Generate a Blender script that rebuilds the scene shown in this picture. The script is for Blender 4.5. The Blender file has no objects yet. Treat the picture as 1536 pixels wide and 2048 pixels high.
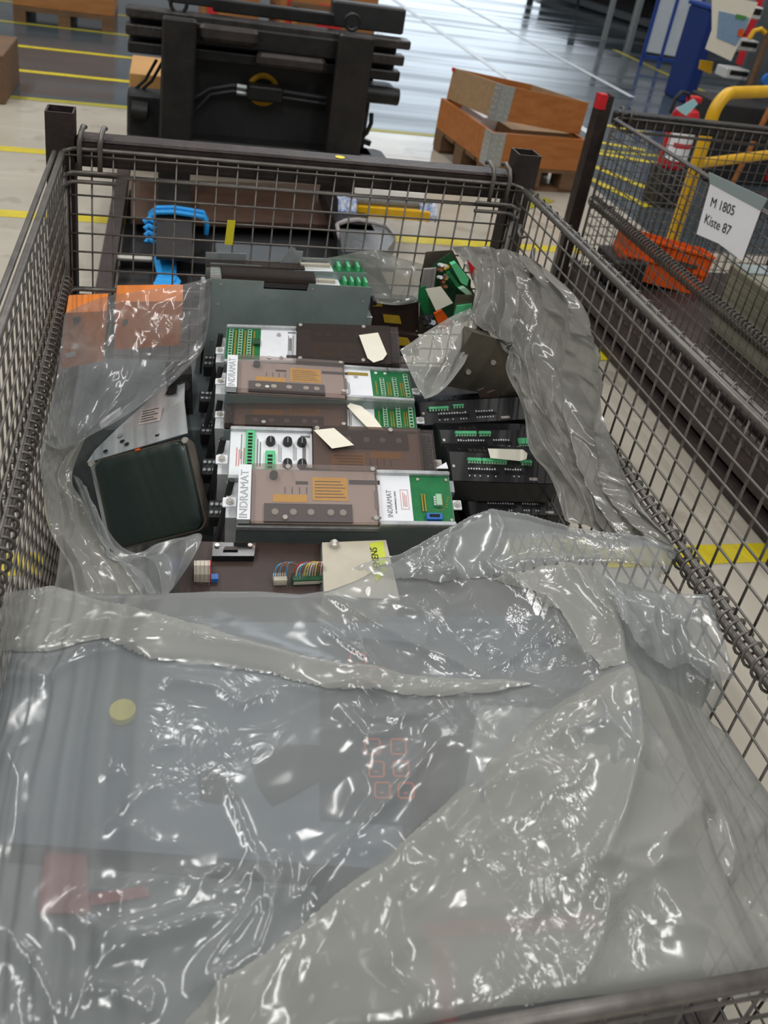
import bpy, math, random
import numpy as np
from mathutils import Matrix, Vector
random.seed(7)
RNG = np.random.default_rng(11)
SC = bpy.context.scene
COL = SC.collection
PI = math.pi

# ------------------------------------------------------------------ camera
CAM = np.array([-0.30577, 0.17185, 1.53529]); FPX = 1743.966
PITCH, ROLL, YAW = 0.4872, 0.16875, 0.29049
PPX, PPY = 768.0, 700.0
_f = np.array([math.sin(YAW)*math.cos(PITCH), math.cos(YAW)*math.cos(PITCH), -math.sin(PITCH)])
_r = np.array([math.cos(YAW), -math.sin(YAW), 0.0]); _u = np.cross(_r, _f)
CR = math.cos(ROLL)*_r + math.sin(ROLL)*_u
CU = -math.sin(ROLL)*_r + math.cos(ROLL)*_u
CF = _f
cd = bpy.data.cameras.new('camera'); cam = bpy.data.objects.new('camera', cd); COL.objects.link(cam)
cd.sensor_fit = 'VERTICAL'; cd.sensor_height = 36.0; cd.sensor_width = 27.0
cd.lens = 36.0*FPX/2048
cd.shift_y = -(1024-PPY)/2048.0
cd.clip_start = 0.02; cd.clip_end = 200
M = Matrix(((CR[0], CU[0], -CF[0], CAM[0]), (CR[1], CU[1], -CF[1], CAM[1]), (CR[2], CU[2], -CF[2], CAM[2]), (0, 0, 0, 1)))
cam.matrix_world = M
cd.dof.use_dof = True; cd.dof.focus_distance = 1.5; cd.dof.aperture_fstop = 6.3
SC.camera = cam

def ray(x, y): return CF + CR*((x-PPX)/FPX) - CU*((y-PPY)/FPX)
def atz(x, y, z): d = ray(x, y); return CAM + d*((z-CAM[2])/d[2])
def aty(x, y, Y): d = ray(x, y); return CAM + d*((Y-CAM[1])/d[1])
def atx(x, y, X): d = ray(x, y); return CAM + d*((X-CAM[0])/d[0])
def proj(p):
    d = np.asarray(p, float)-CAM; z = d @ CF
    return np.stack([PPX+FPX*(d @ CR)/z, PPY-FPX*(d @ CU)/z], -1)

def pose(px, w, h, tilt0=.45, wt=20., yaw0=0., z0=.6):
    """world frame (origin, x axis, y axis) of a w x h rectangle seen at four pixel corners: BL, BR, TR, TL"""
    px = np.array(px, float)
    def fr(q):
        x, y, z, ya, tl, ro = q
        uu = np.array([math.cos(ya)*math.cos(ro), math.sin(ya)*math.cos(ro), math.sin(ro)])
        v0 = np.array([-math.sin(ya), math.cos(ya), 0.]); n0 = np.cross(uu, v0)
        v = math.cos(tl)*v0+math.sin(tl)*n0; v = v-uu*(v @ uu); v /= np.linalg.norm(v)
        return np.array([x, y, z]), uu, v
    def fun(q):
        o, uu, v = fr(q)
        A = np.stack([o, o+w*uu, o+w*uu+h*v, o+h*v])
        return np.append((proj(A)-px).ravel(), [(q[4]-tilt0)*wt, (q[3]-yaw0)*wt*.5, q[5]*wt*.5])
    q = np.array([*atz(*px[0], z0), yaw0, tilt0, 0.]); lam = 1e-2; r = fun(q)
    for _ in range(120):
        J = np.stack([(fun(q+np.eye(6)[k]*1e-6)-r)/1e-6 for k in range(6)], 1)
        A = J.T @ J
        d = np.linalg.solve(A+lam*np.diag(np.diag(A)+1e-9), -(J.T @ r)); rn = fun(q+d)
        if rn @ rn < r @ r: q = q+d; r = rn; lam *= .4
        else: lam *= 4
        if lam > 1e10: break
    o, uu, v = fr(q); n = np.cross(uu, v)
    return Matrix(((uu[0], v[0], n[0], o[0]), (uu[1], v[1], n[1], o[1]), (uu[2], v[2], n[2], o[2]), (0, 0, 0, 1)))

# ------------------------------------------------------------------ materials
def lin(c):
    if isinstance(c, str):
        c = [int(c[i:i+2], 16)/255 for i in (0, 2, 4)]
    return tuple((x/12.92 if x <= .04045 else ((x+.055)/1.055)**2.4) for x in c)+(1.,)
def mat(name, c, rough=.5, metal=0., c2=None, scale=20., amt=.5, bump=0., bscale=80., coat=0., spec=.5, stretch=None, alpha=1., detail=6.):
    m = bpy.data.materials.new(name); m.use_nodes = True
    nt = m.node_tree; N = nt.nodes; L = nt.links; b = N['Principled BSDF']
    b.inputs['Base Color'].default_value = lin(c); b.inputs['Roughness'].default_value = rough
    b.inputs['Metallic'].default_value = metal; b.inputs['Coat Weight'].default_value = coat
    b.inputs['Specular IOR Level'].default_value = spec; b.inputs['Alpha'].default_value = alpha
    tc = N.new('ShaderNodeTexCoord'); mp = N.new('ShaderNodeMapping'); L.new(tc.outputs['Object'], mp.inputs[0])
    if stretch: mp.inputs['Scale'].default_value = stretch
    if c2:
        n = N.new('ShaderNodeTexNoise'); n.inputs['Scale'].default_value = scale; n.inputs['Detail'].default_value = detail
        n.inputs['Roughness'].default_value = .65
        L.new(mp.outputs[0], n.inputs['Vector'])
        cr = N.new('ShaderNodeValToRGB'); cr.color_ramp.elements[0].position = .5-.5*amt*.6; cr.color_ramp.elements[1].position = .5+.5*amt*.6
        cr.color_ramp.elements[0].color = lin(c); cr.color_ramp.elements[1].color = lin(c2)
        L.new(n.outputs[0], cr.inputs[0]); L.new(cr.outputs[0], b.inputs['Base Color'])
    if bump:
        n2 = N.new('ShaderNodeTexNoise'); n2.inputs['Scale'].default_value = bscale; n2.inputs['Detail'].default_value = 4
        L.new(mp.outputs[0], n2.inputs['Vector'])
        bp = N.new('ShaderNodeBump'); bp.inputs['Strength'].default_value = bump; bp.inputs['Distance'].default_value = .01
        L.new(n2.outputs[0], bp.inputs['Height']); L.new(bp.outputs[0], b.inputs['Normal'])
    return m
MT = {}
MT['wire'] = mat('wire steel', '7e7973', .4, .35, '5a5550', 30, .8)
MT['wire_dark'] = mat('oily wire steel', '6a655f', .45, .35, '45413d', 30, .8)
MT['rust'] = mat('brown painted rusty steel', '4a3f3c', .5, .35, '2c2625', 18, .8, bump=.2)
MT['post'] = mat('dark rusty post', '453a37', .5, .4, '25211f', 14, .9, bump=.25, bscale=60)
MT['black_steel'] = mat('black painted steel', '2b2a2a', .45, .3, '181818', 9, .7, bump=.15)
MT['worn_black'] = mat('worn black steel', '343232', .38, .5, '4f4b48', 16, .6, bump=.25)
MT['fork'] = mat('fork steel', '3d3a38', .42, .55, '2c2928', 10, .8, bump=.15)
MT['rub'] = mat('rubbed brown steel', '4c4541', .45, .4, '302b29', 14, .8)
MT['wood'] = mat('crate wood', 'b07a45', .62, 0, '8d5a2c', 5, .9, bump=.15, bscale=40, stretch=(1, 6, 6))
MT['wood_pale'] = mat('weathered wood', 'a58a66', .65, 0, '86694a', 5, .9, bump=.15, bscale=40, stretch=(1, 6, 6))
MT['wood_orange'] = mat('orange pine', 'b5733a', .58, 0, '92531f', 4, .9, bump=.12, bscale=40, stretch=(1, 7, 7))
MT['wood_dark'] = mat('old pallet wood', '7a5a3e', .7, 0, '54402d', 6, .9, bump=.2, bscale=40, stretch=(1, 6, 6))
MT['ply'] = mat('plywood', 'c79a5d', .6, 0, 'b3844a', 3, .8)
MT['galv'] = mat('galvanised steel', 'b4b9b9', .33, .5, '9aa1a1', 60, .7)
MT['zinc'] = mat('zinc plated sheet', 'a3b0ad', .36, .35, '83918f', 9, .9)
MT['alu'] = mat('bright aluminium', 'd9dcdd', .3, .4, 'b3b6b8', 40, .6)
MT['bolt'] = mat('bolt steel', 'c4c0b8', .3, .45)
MT['white_panel'] = mat('white enamel panel', 'eef0f3', .4, 0, 'e4e7ea', 20, .5)
MT['pcb'] = mat('green circuit board', '1f7d45', .35, 0, '17663a', 60, .8)
MT['pcb_dark'] = mat('dark green circuit board', '2a5a3a', .35, 0, '1d4630', 60, .8)
MT['green_plug'] = mat('green terminal plastic', '5fc488', .4)
MT['green_pale'] = mat('pale green plastic', '9fc7a6', .4)
MT['gold'] = mat('gilded pins', 'b29a45', .35, .6)
MT['black_pl'] = mat('black plastic', '1b1b1c', .4)
MT['black_panel'] = mat('black matt panel', '222223', .5, 0, '2c2b2b', 14, .7)
MT['black_gloss'] = mat('black lacquered sheet', '191b1c', .22, .3, '232628', 12, .8)
MT['rubber'] = mat('black rubber', '202122', .5)
MT['inner_grey'] = mat('grey terminal plate', 'b4a8a2', .5)
MT['brown_strip'] = mat('brown terminal strip', '3d3739', .5)
MT['orange_lab'] = mat('amber label', 'eebb3c', .5, 0, 'dfa930', 120, .8)
MT['orange'] = mat('orange plastic', 'e8621a', .45, 0, 'd9540f', 10, .8)
MT['orange_dev'] = mat('orange painted housing', 'ee8a2c', .45, 0, 'e0761d', 10, .8)
MT['yellow'] = mat('yellow paint', 'e3b21b', .4, 0, 'cf9d12', 14, .8)
MT['yellow_lab'] = mat('yellow label', 'd9b23a', .5)
MT['tape_y'] = mat('yellow tape', 'ded22b', .55)
MT['line_y'] = mat('floor line yellow', 'd8c51f', .45, 0, 'b8a61f', 9, .7)
MT['line_reflect'] = mat('floor line with painted reflection', 'dfe6ea', .35, 0, 'c8d0d6', 6, .8)  # pale tone carries the light reflected on the far floor
MT['line_olive'] = mat('dull floor line yellow', 'a79f2e', .45, 0, '8e882c', 6, .8)
MT['red'] = mat('red paint', 'c8202a', .4)
MT['red_dull'] = mat('red print', 'd0383a', .5)
MT['blue_strap'] = mat('blue webbing', '22a4ea', .6, 0, '1682cc', 60, .9, bump=.3, bscale=200)
MT['blue'] = mat('blue paint', '1f3f8f', .45)
MT['blue_conn'] = mat('blue connector', '2f6fc0', .4)
MT['paper'] = mat('white paper', 'eeeef2', .7, 0, 'e4e5ea', 5, .7, bump=.15, bscale=12)
MT['tag'] = mat('cream card tag', 'f2eddc', .7, 0, 'ebe5d2', 30, .7)
MT['ink'] = mat('black ink', '1c1c1c', .6)
MT['ink_grey'] = mat('grey print', '7b7b7b', .6)
MT['ink_red'] = mat('pale red print', 'c98a86', .6)
MT['grey_sheet'] = mat('grey clip rail', '8f9c9c', .4)
MT['beige'] = mat('beige enamel', 'c2bba9', .45, 0, 'b7b09d', 20, .6)
MT['cabinet'] = mat('grey green cabinet', '8f8d78', .5, 0, '85836f', 12, .7)
MT['brown_plate'] = mat('brown housing plate', '40312b', .5, 0, '382a25', 30, .7)
MT['lime'] = mat('lime label', 'c5cf3f', .5)
MT['chassis'] = mat('zinc chassis plate', 'b9bebf', .34, .4, 'a2a9aa', 12, .8)
MT['crt_glass'] = mat('dark green picture tube glass', '222f2a', .3, 0, None, coat=.1)
MT['crt_rim'] = mat('tube band', '7d7268', .45, .3, '6a6058', 20, .7)
MT['panel_blue'] = mat('blue grey enamel panel', '6c7783', .45, 0, '616c78', 5, .8)
MT['panel_dark'] = mat('dark blue keypad foil', '222c3a', .4)
MT['key_orange'] = mat('orange key outline', 'f07a4a', .5)
MT['panel_grey'] = mat('light grey enamel', 'a3a49c', .5, 0, '94958e', 6, .8)
MT['grey_plastic'] = mat('grey plastic film', '5f6163', .3, 0, '505254', 12, .8, bump=.6, bscale=20)
MT['white_cloth'] = mat('white cloth band', 'aaa4a1', .6, 0, '928c89', 30, .8, bump=.4, bscale=50)
MT['foam'] = mat('grey foam', '8c8c8a', .8, 0, '747472', 60, .8, bump=.4, bscale=120)
MT['tape_wb'] = mat('white blue printed tape', 'd2d6dc', .4, 0, '4870b0', 45, .35)
MT['ribbon'] = mat('ribbon cable', 'cfc7b4', .5)
for k, c in dict(w_blue='3f9fd0', w_brown='8a5436', w_yellow='cfc06a', w_white='d6d0c4', w_red='b03028', w_pink='c79a94').items():
    MT[k] = mat('wire '+k[2:], c, .45)
MT['steel_grey'] = mat('grey machine paint', '5d6266', .5, 0, '4d5256', 8, .8)
MT['panel_cart'] = mat('pale grey board', 'c4ccd4', .5, 0, 'bac2ca', 5, .6)
MT['deep_blue'] = mat('deep blue bin plastic', '17306e', .4)
MT['white_bin'] = mat('white bin front', 'c9cccc', .45)
MT['dark_int'] = mat('dark interior', '1d1d1f', .6)
MT['hole'] = mat('slot black', '0b0b0c', .8)
def tinted(name, c, a, rough=.08):
    m = mat(name, c, rough, 0, None); b = m.node_tree.nodes['Principled BSDF']; b.inputs['Alpha'].default_value = a
    b.inputs['Specular IOR Level'].default_value = .4
    nt = m.node_tree; tr = nt.nodes.new('ShaderNodeBsdfTransparent'); tr.inputs[0].default_value = lin(c); mx = nt.nodes.new('ShaderNodeMixShader'); mx.inputs[0].default_value = a
    b.inputs['Alpha'].default_value = 1.
    nt.links.new(tr.outputs[0], mx.inputs[1]); nt.links.new(b.outputs[0], mx.inputs[2]); nt.links.new(mx.outputs[0], nt.nodes['Material Output'].inputs[0])
    return m
MT['cover_pale'] = tinted('pale bronze acrylic', 'f1edeb', .06)
MT['cover_mid'] = tinted('bronze acrylic', 'd2c8c3', .08)
MT['cover_dark'] = tinted('dark bronze acrylic', 'ada29c', .10)

# ------------------------------------------------------------------ mesh helper
class MB:
    def __init__(s): s.v = []; s.f = []; s.m = []
    def add(s, vs, fs, mi=0):
        o = len(s.v); s.v += [tuple(float(c) for c in p) for p in vs]; s.f += [tuple(i+o for i in f) for f in fs]; s.m += [mi]*len(fs); return s
    def box(s, lo, hi, mi=0, bev=0.):
        (x0, y0, z0), (x1, y1, z1) = lo, hi
        if bev <= 0:
            vs = [(x0, y0, z0), (x1, y0, z0), (x1, y1, z0), (x0, y1, z0), (x0, y0, z1), (x1, y0, z1), (x1, y1, z1), (x0, y1, z1)]
            return s.add(vs, [(3, 2, 1, 0), (4, 5, 6, 7), (0, 1, 5, 4), (1, 2, 6, 5), (2, 3, 7, 6), (3, 0, 4, 7)], mi)
        b = bev
        ring = lambda z, i: [(x0+i, y0+i+b, z), (x0+i+b, y0+i, z), (x1-i-b, y0+i, z), (x1-i, y0+i+b, z), (x1-i, y1-i-b, z), (x1-i-b, y1-i, z), (x0+i+b, y1-i, z), (x0+i, y1-i-b, z)]
        vs = ring(z0, b*.6)+ring(z0+b, 0)+ring(z1-b, 0)+ring(z1, b*.6); fs = [tuple(range(7, -1, -1)), tuple(range(24, 32))]
        for k in range(3):
            for i in range(8): fs.append((k*8+i, k*8+(i+1) % 8, k*8+8+(i+1) % 8, k*8+8+i))
        return s.add(vs, fs, mi)
    def obox(s, c, ax, ay, az, mi=0):
        """box about centre c with half-axis vectors"""
        c, ax, ay, az = map(np.asarray, (c, ax, ay, az))
        vs = [c+i*ax+j*ay+k*az for k in (-1, 1) for i, j in ((-1, -1), (1, -1), (1, 1), (-1, 1))]
        return s.add(vs, [(3, 2, 1, 0), (4, 5, 6, 7), (0, 1, 5, 4), (1, 2, 6, 5), (2, 3, 7, 6), (3, 0, 4, 7)], mi)
    def beam(s, a, b, w, h, up=(0, 0, 1), mi=0):
        a = np.array(a, float); b = np.array(b, float); d = b-a; l = np.linalg.norm(d); d /= l
        sx = np.cross(d, up); sx /= np.linalg.norm(sx); uz = np.cross(sx, d)
        return s.obox((a+b)/2, d*l/2, sx*w/2, uz*h/2, mi)
    def prism(s, poly, d, mi=0):
        n = len(poly); P = [np.asarray(p, float) for p in poly]; d = np.asarray(d, float)
        fs = [tuple(range(n-1, -1, -1)), tuple(range(n, 2*n))]+[(i, (i+1) % n, n+(i+1) % n, n+i) for i in range(n)]
        return s.add(P+[p+d for p in P], fs, mi)
    def tube(s, pts, r, seg=8, mi=0, cap=True, closed=False):
        P = np.array(pts, float); n = len(P)
        T = np.zeros_like(P); T[1:-1] = P[2:]-P[:-2]; T[0] = P[1]-P[0]; T[-1] = P[-1]-P[-2]
        if closed: T[0] = P[1]-P[-1]; T[-1] = P[0]-P[-2]
        T /= np.linalg.norm(T, axis=1)[:, None]+1e-12
        a = np.array([0, 0, 1.]) if abs(T[0][2]) < .9 else np.array([1., 0, 0])
        nv = np.cross(T[0], a); nv /= np.linalg.norm(nv); vs = []
        rr = np.broadcast_to(r, (n,))
        for i in range(n):
            nv = nv-T[i]*(nv @ T[i]); nv /= np.linalg.norm(nv)+1e-12; bv = np.cross(T[i], nv)
            for k in range(seg):
                t = 2*PI*k/seg; vs.append(P[i]+rr[i]*(math.cos(t)*nv+math.sin(t)*bv))
        fs = []
        for i in range(n if closed else n-1):
            j = (i+1) % n
            for k in range(seg): fs.append((i*seg+k, i*seg+(k+1) % seg, j*seg+(k+1) % seg, j*seg+k))
        if cap and not closed: fs += [tuple(range(seg-1, -1, -1)), tuple(range((n-1)*seg, n*seg))]
        return s.add(vs, fs, mi)
    def rod(s, a, b, r, seg=8, mi=0): return s.tube([a, b], r, seg, mi)
    def grid(s, P, mi=0):
        R, Cn = P.shape[:2]; i = np.arange(R*Cn).reshape(R, Cn)
        f = np.stack([i[:-1, :-1], i[:-1, 1:], i[1:, 1:], i[1:, :-1]], -1).reshape(-1, 4)
        return s.add(P.reshape(-1, 3), [tuple(int(k) for k in q) for q in f], mi)
    def disc(s, c, n, r, h=.002, seg=16, mi=0):
        c = np.array(c, float); n = np.array(n, float); n /= np.linalg.norm(n); return s.tube([c, c+n*h], r, seg, mi)
    def build(s, name, ms, parent=None, smooth=False, local=None):
        me = bpy.data.meshes.new(name)
        v = s.v
        if local is not None:
            inv = np.array(local.inverted()); A = np.array(v); v = (A @ inv[:3, :3].T+inv[:3, 3]).tolist()
        me.from_pydata(v, [], s.f)
        ms = ms if isinstance(ms, (list, tuple)) else [ms]
        for m in ms: me.materials.append(MT[m] if isinstance(m, str) else m)
        me.polygons.foreach_set('material_index', s.m)
        if smooth: me.polygons.foreach_set('use_smooth', [True]*len(me.polygons))
        me.update()
        if smooth and smooth != 'all':
            try: me.set_sharp_from_angle(angle=math.radians(40))
            except Exception: pass
        o = bpy.data.objects.new(name, me); COL.objects.link(o)
        if parent is not None: o.parent = parent
        return o
def tag(o, label, cat, group=None):
    o['label'] = label; o['category'] = cat
    if group: o['group'] = group
    return o
def struct(o): o['kind'] = 'structure'; return o
def thing(name, label, cat, mw=None, group=None):
    o = bpy.data.objects.new(name, None); COL.objects.link(o); o.empty_display_size = .05
    if mw is not None:
        o.matrix_world = mw if isinstance(mw, Matrix) else Matrix.Translation(Vector(mw))
    return tag(o, label, cat, group)
class W:
    """a thing built in world coordinates: parts are moved into the Empty's frame"""
    def __init__(s, name, label, cat, loc, group=None):
        s.m = Matrix.Translation(Vector([float(c) for c in loc])); s.o = thing(name, label, cat, s.m, group)
    def part(s, mb, name, ms, smooth=False, parent=None): return mb.build(name, ms, parent or s.o, smooth, s.m)
def textmesh(body, size, M4, mname, name, parent, offset=0., depth=.0003, align='LEFT'):
    cu = bpy.data.curves.new(name, 'FONT'); cu.body = body; cu.size = size; cu.extrude = depth; cu.offset = offset; cu.align_x = align; cu.align_y = 'CENTER'
    o = bpy.data.objects.new(name+'_curve', cu); COL.objects.link(o)
    dg = bpy.context.evaluated_depsgraph_get(); me = bpy.data.meshes.new_from_object(o.evaluated_get(dg))
    bpy.data.objects.remove(o); bpy.data.curves.remove(cu)
    me.transform(M4); me.materials.clear(); me.materials.append(MT[mname]); me.name = name
    t = bpy.data.objects.new(name, me); COL.objects.link(t); t.parent = parent
    return t
def copy_tree(o, parent=None):
    c = o.copy(); COL.objects.link(c); c.parent = parent
    for ch in list(o.children): copy_tree(ch, c)
    return c
def T(x, y, z=0., rz=0.): return Matrix.Translation((x, y, z)) @ Matrix.Rotation(rz, 4, 'Z')
# ------------------------------------------------------------------ the hall
RIM = .97; ZH = .685; PIT = .04237
def floor_material():
    m = bpy.data.materials.new('hall floor'); m.use_nodes = True
    nt = m.node_tree; N = nt.nodes; L = nt.links; b = N['Principled BSDF']
    tc = N.new('ShaderNodeTexCoord'); sp = N.new('ShaderNodeSeparateXYZ'); L.new(tc.outputs['Object'], sp.inputs[0])
    def noise(scale, det, stretch=None):
        n = N.new('ShaderNodeTexNoise'); n.inputs['Scale'].default_value = scale; n.inputs['Detail'].default_value = det
        if stretch:
            mp = N.new('ShaderNodeMapping'); mp.inputs['Scale'].default_value = stretch; L.new(tc.outputs['Object'], mp.inputs[0]); L.new(mp.outputs[0], n.inputs['Vector'])
        else: L.new(tc.outputs['Object'], n.inputs['Vector'])
        return n.outputs[0]
    def ramp(src, p0, c0, p1, c1):
        r = N.new('ShaderNodeValToRGB'); r.color_ramp.elements[0].position = p0; r.color_ramp.elements[1].position = p1
        r.color_ramp.elements[0].color = lin(c0); r.color_ramp.elements[1].color = lin(c1); L.new(src, r.inputs[0]); return r.outputs[0]
    def mth(op, a, bb):
        n = N.new('ShaderNodeMath'); n.operation = op
        for i, x in enumerate((a, bb)):
            if isinstance(x, (int, float)): n.inputs[i].default_value = x
            else: L.new(x, n.inputs[i])
        return n.outputs[0]
    def mix(fac, a, bb, mode='MIX'):
        n = N.new('ShaderNodeMix'); n.data_type = 'RGBA'; n.blend_type = mode
        if isinstance(fac, (int, float)): n.inputs[0].default_value = fac
        else: L.new(fac, n.inputs[0])
        L.new(a, n.inputs[6]); L.new(bb, n.inputs[7]); return n.outputs[2]
    cream = ramp(noise(2.2, 8), .3, 'bfb8aa', .7, 'b1aa9b')
    scuff = ramp(noise(1.5, 10, (1, 9, 1)), .60, '7d776e', .66, 'ffffff')
    scuff2 = ramp(noise(6, 12), .34, '8a847a', .42, 'ffffff')
    cream = mix(.10, cream, scuff, 'MULTIPLY'); cream = mix(.25, cream, scuff2, 'MULTIPLY')
    grey = ramp(noise(.9, 8, (.5, 1.6, 1)), .3, '3c454b', .7, '525b61')
    far = mth('MAXIMUM', mth('GREATER_THAN', sp.outputs[1], 6.12), mth('MULTIPLY', mth('GREATER_THAN', sp.outputs[0], 2.42), mth('GREATER_THAN', sp.outputs[1], 4.2)))
    L.new(mix(far, cream, grey), b.inputs['Base Color'])
    rc = ramp(noise(3, 8), .3, (.22, .22, .22), .7, (.36, .36, .36)); rg = ramp(noise(1.1, 9, (.22, 2.4, 1)), .38, (.14, .14, .14), .62, (.55, .55, .55))
    ro = mix(far, rc, rg); L.new(ro, b.inputs['Roughness'])
    b.inputs['Specular IOR Level'].default_value = .5
    bp = N.new('ShaderNodeBump'); bp.inputs['Strength'].default_value = .12; bp.inputs['Distance'].default_value = .02
    L.new(noise(1.2, 5, (.5, 3, 1)), bp.inputs['Height']); L.new(bp.outputs[0], b.inputs['Normal'])
    return m
MT['floor'] = floor_material()
struct(MB().add([(-40, -12, 0), (40, -12, 0), (40, 40, 0), (-40, 40, 0)], [(0, 1, 2, 3)]).build('floor', 'floor'))
_tn = [0]
def strip(pts, mname):
    _tn[0] += 1
    mb = MB().add([(x, y, .0012+.0001*_tn[0]) for x, y in pts], [tuple(range(len(pts)))])
    struct(mb.build('trim_%d' % _tn[0], mname))
def line(a, b, w, mname):
    a = np.array(a, float); b = np.array(b, float); d = (b-a)/np.linalg.norm(b-a); n = np.array([-d[1], d[0]])*w/2
    strip([a-n, b-n, b+n, a+n], mname)
line((-6, 1.86), (.9, 1.845), .078, 'line_y'); line((.9, 1.80), (6, 1.80), .078, 'line_y')
line((-6, 4.12), (1.9, 4.085), .085, 'line_y')
line((-6, 5.03), (-.5, 5.03), .085, 'line_y')
line((-6, 6.02), (4.2, 6.19), .075, 'line_olive')
line((-6, 6.84), (-.45, 6.84), .075, 'line_y'); line((-6, 7.62), (-.45, 7.66), .075, 'line_y')
line((-6, 8.55), (-.3, 8.6), .075, 'line_olive'); line((-6, 9.6), (-.3, 9.6), .08, 'line_olive')
line((5.62, 11.6), (5.6, 8.2), .09, 'line_olive')
line((3.05, 6.6), (3.0, 16), .08, 'line_reflect'); line((2.1, 9.6), (2.05, 20), .08, 'line_reflect'); line((4.3, 8.4), (4.2, 20), .07, 'line_reflect')  # bright streaks along the aisle, reflected light painted as pale strips
for a, b in (((2.94, 6.44), (3.36, 6.31)), ((2.63, 5.75), (2.93, 5.15)), ((2.45, 5.5), (2.66, 4.9)), ((3.3, 7.05), (3.7, 6.9)), ((2.8, 6.1), (3.3, 5.95))):
    line(a, b, .075, 'line_y')
line((1.36, 2.955), (2.7, 2.975), .085, 'line_y')
line((1.62, 4.62), (1.98, 4.9), .08, 'line_olive')

# ------------------------------------------------------------------ mesh cages
GX0 = aty(268.3, 400, 2.0)[0]; GZ0 = aty(268, 434, 2.0)[2]
def steps(a, b, anchor, p=PIT): k0 = math.ceil((a-anchor)/p); k1 = math.floor((b-anchor)/p); return [anchor+k*p for k in range(k0, k1+1)]
def wire_panel_x(x0, x1, y, z0, z1, r=.0021):
    m = MB()
    for x in steps(x0+.01, x1-.01, GX0): m.rod((x, y, z0), (x, y, z1), r, 6)
    for z in steps(z0+.01, z1-.005, GZ0): m.rod((x0, y-.0045, z), (x1, y-.0045, z), r, 6)
    return m
def wire_panel_y(x, y0, y1, z0, z1, s, r=.0021):
    m = MB()
    for y in steps(y0+.01, y1-.01, 1.049, .0386): m.rod((x, y, z0), (x, y, z1), r, 6)
    for z in steps(z0+.01, z1-.005, .763): m.rod((x+s*.0045, y0, z), (x+s*.0045, y1, z), r, 6)
    return m
def helix(a, b, R, r, pitch, seg=14, ph=0.):
    a = np.array(a, float); b = np.array(b, float); d = b-a; l = np.linalg.norm(d); d /= l
    e1 = np.cross(d, (0, 0, 1.)); e1 /= np.linalg.norm(e1); e2 = np.cross(d, e1)
    n = int(l/pitch*seg); t = np.linspace(0, 1, n+1)
    an = 2*PI*t*l/pitch+ph
    return MB().tube(a+np.outer(t*l, d)+R*(np.outer(np.cos(an), e1)+np.outer(np.sin(an), e2)), r, 5)
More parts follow.
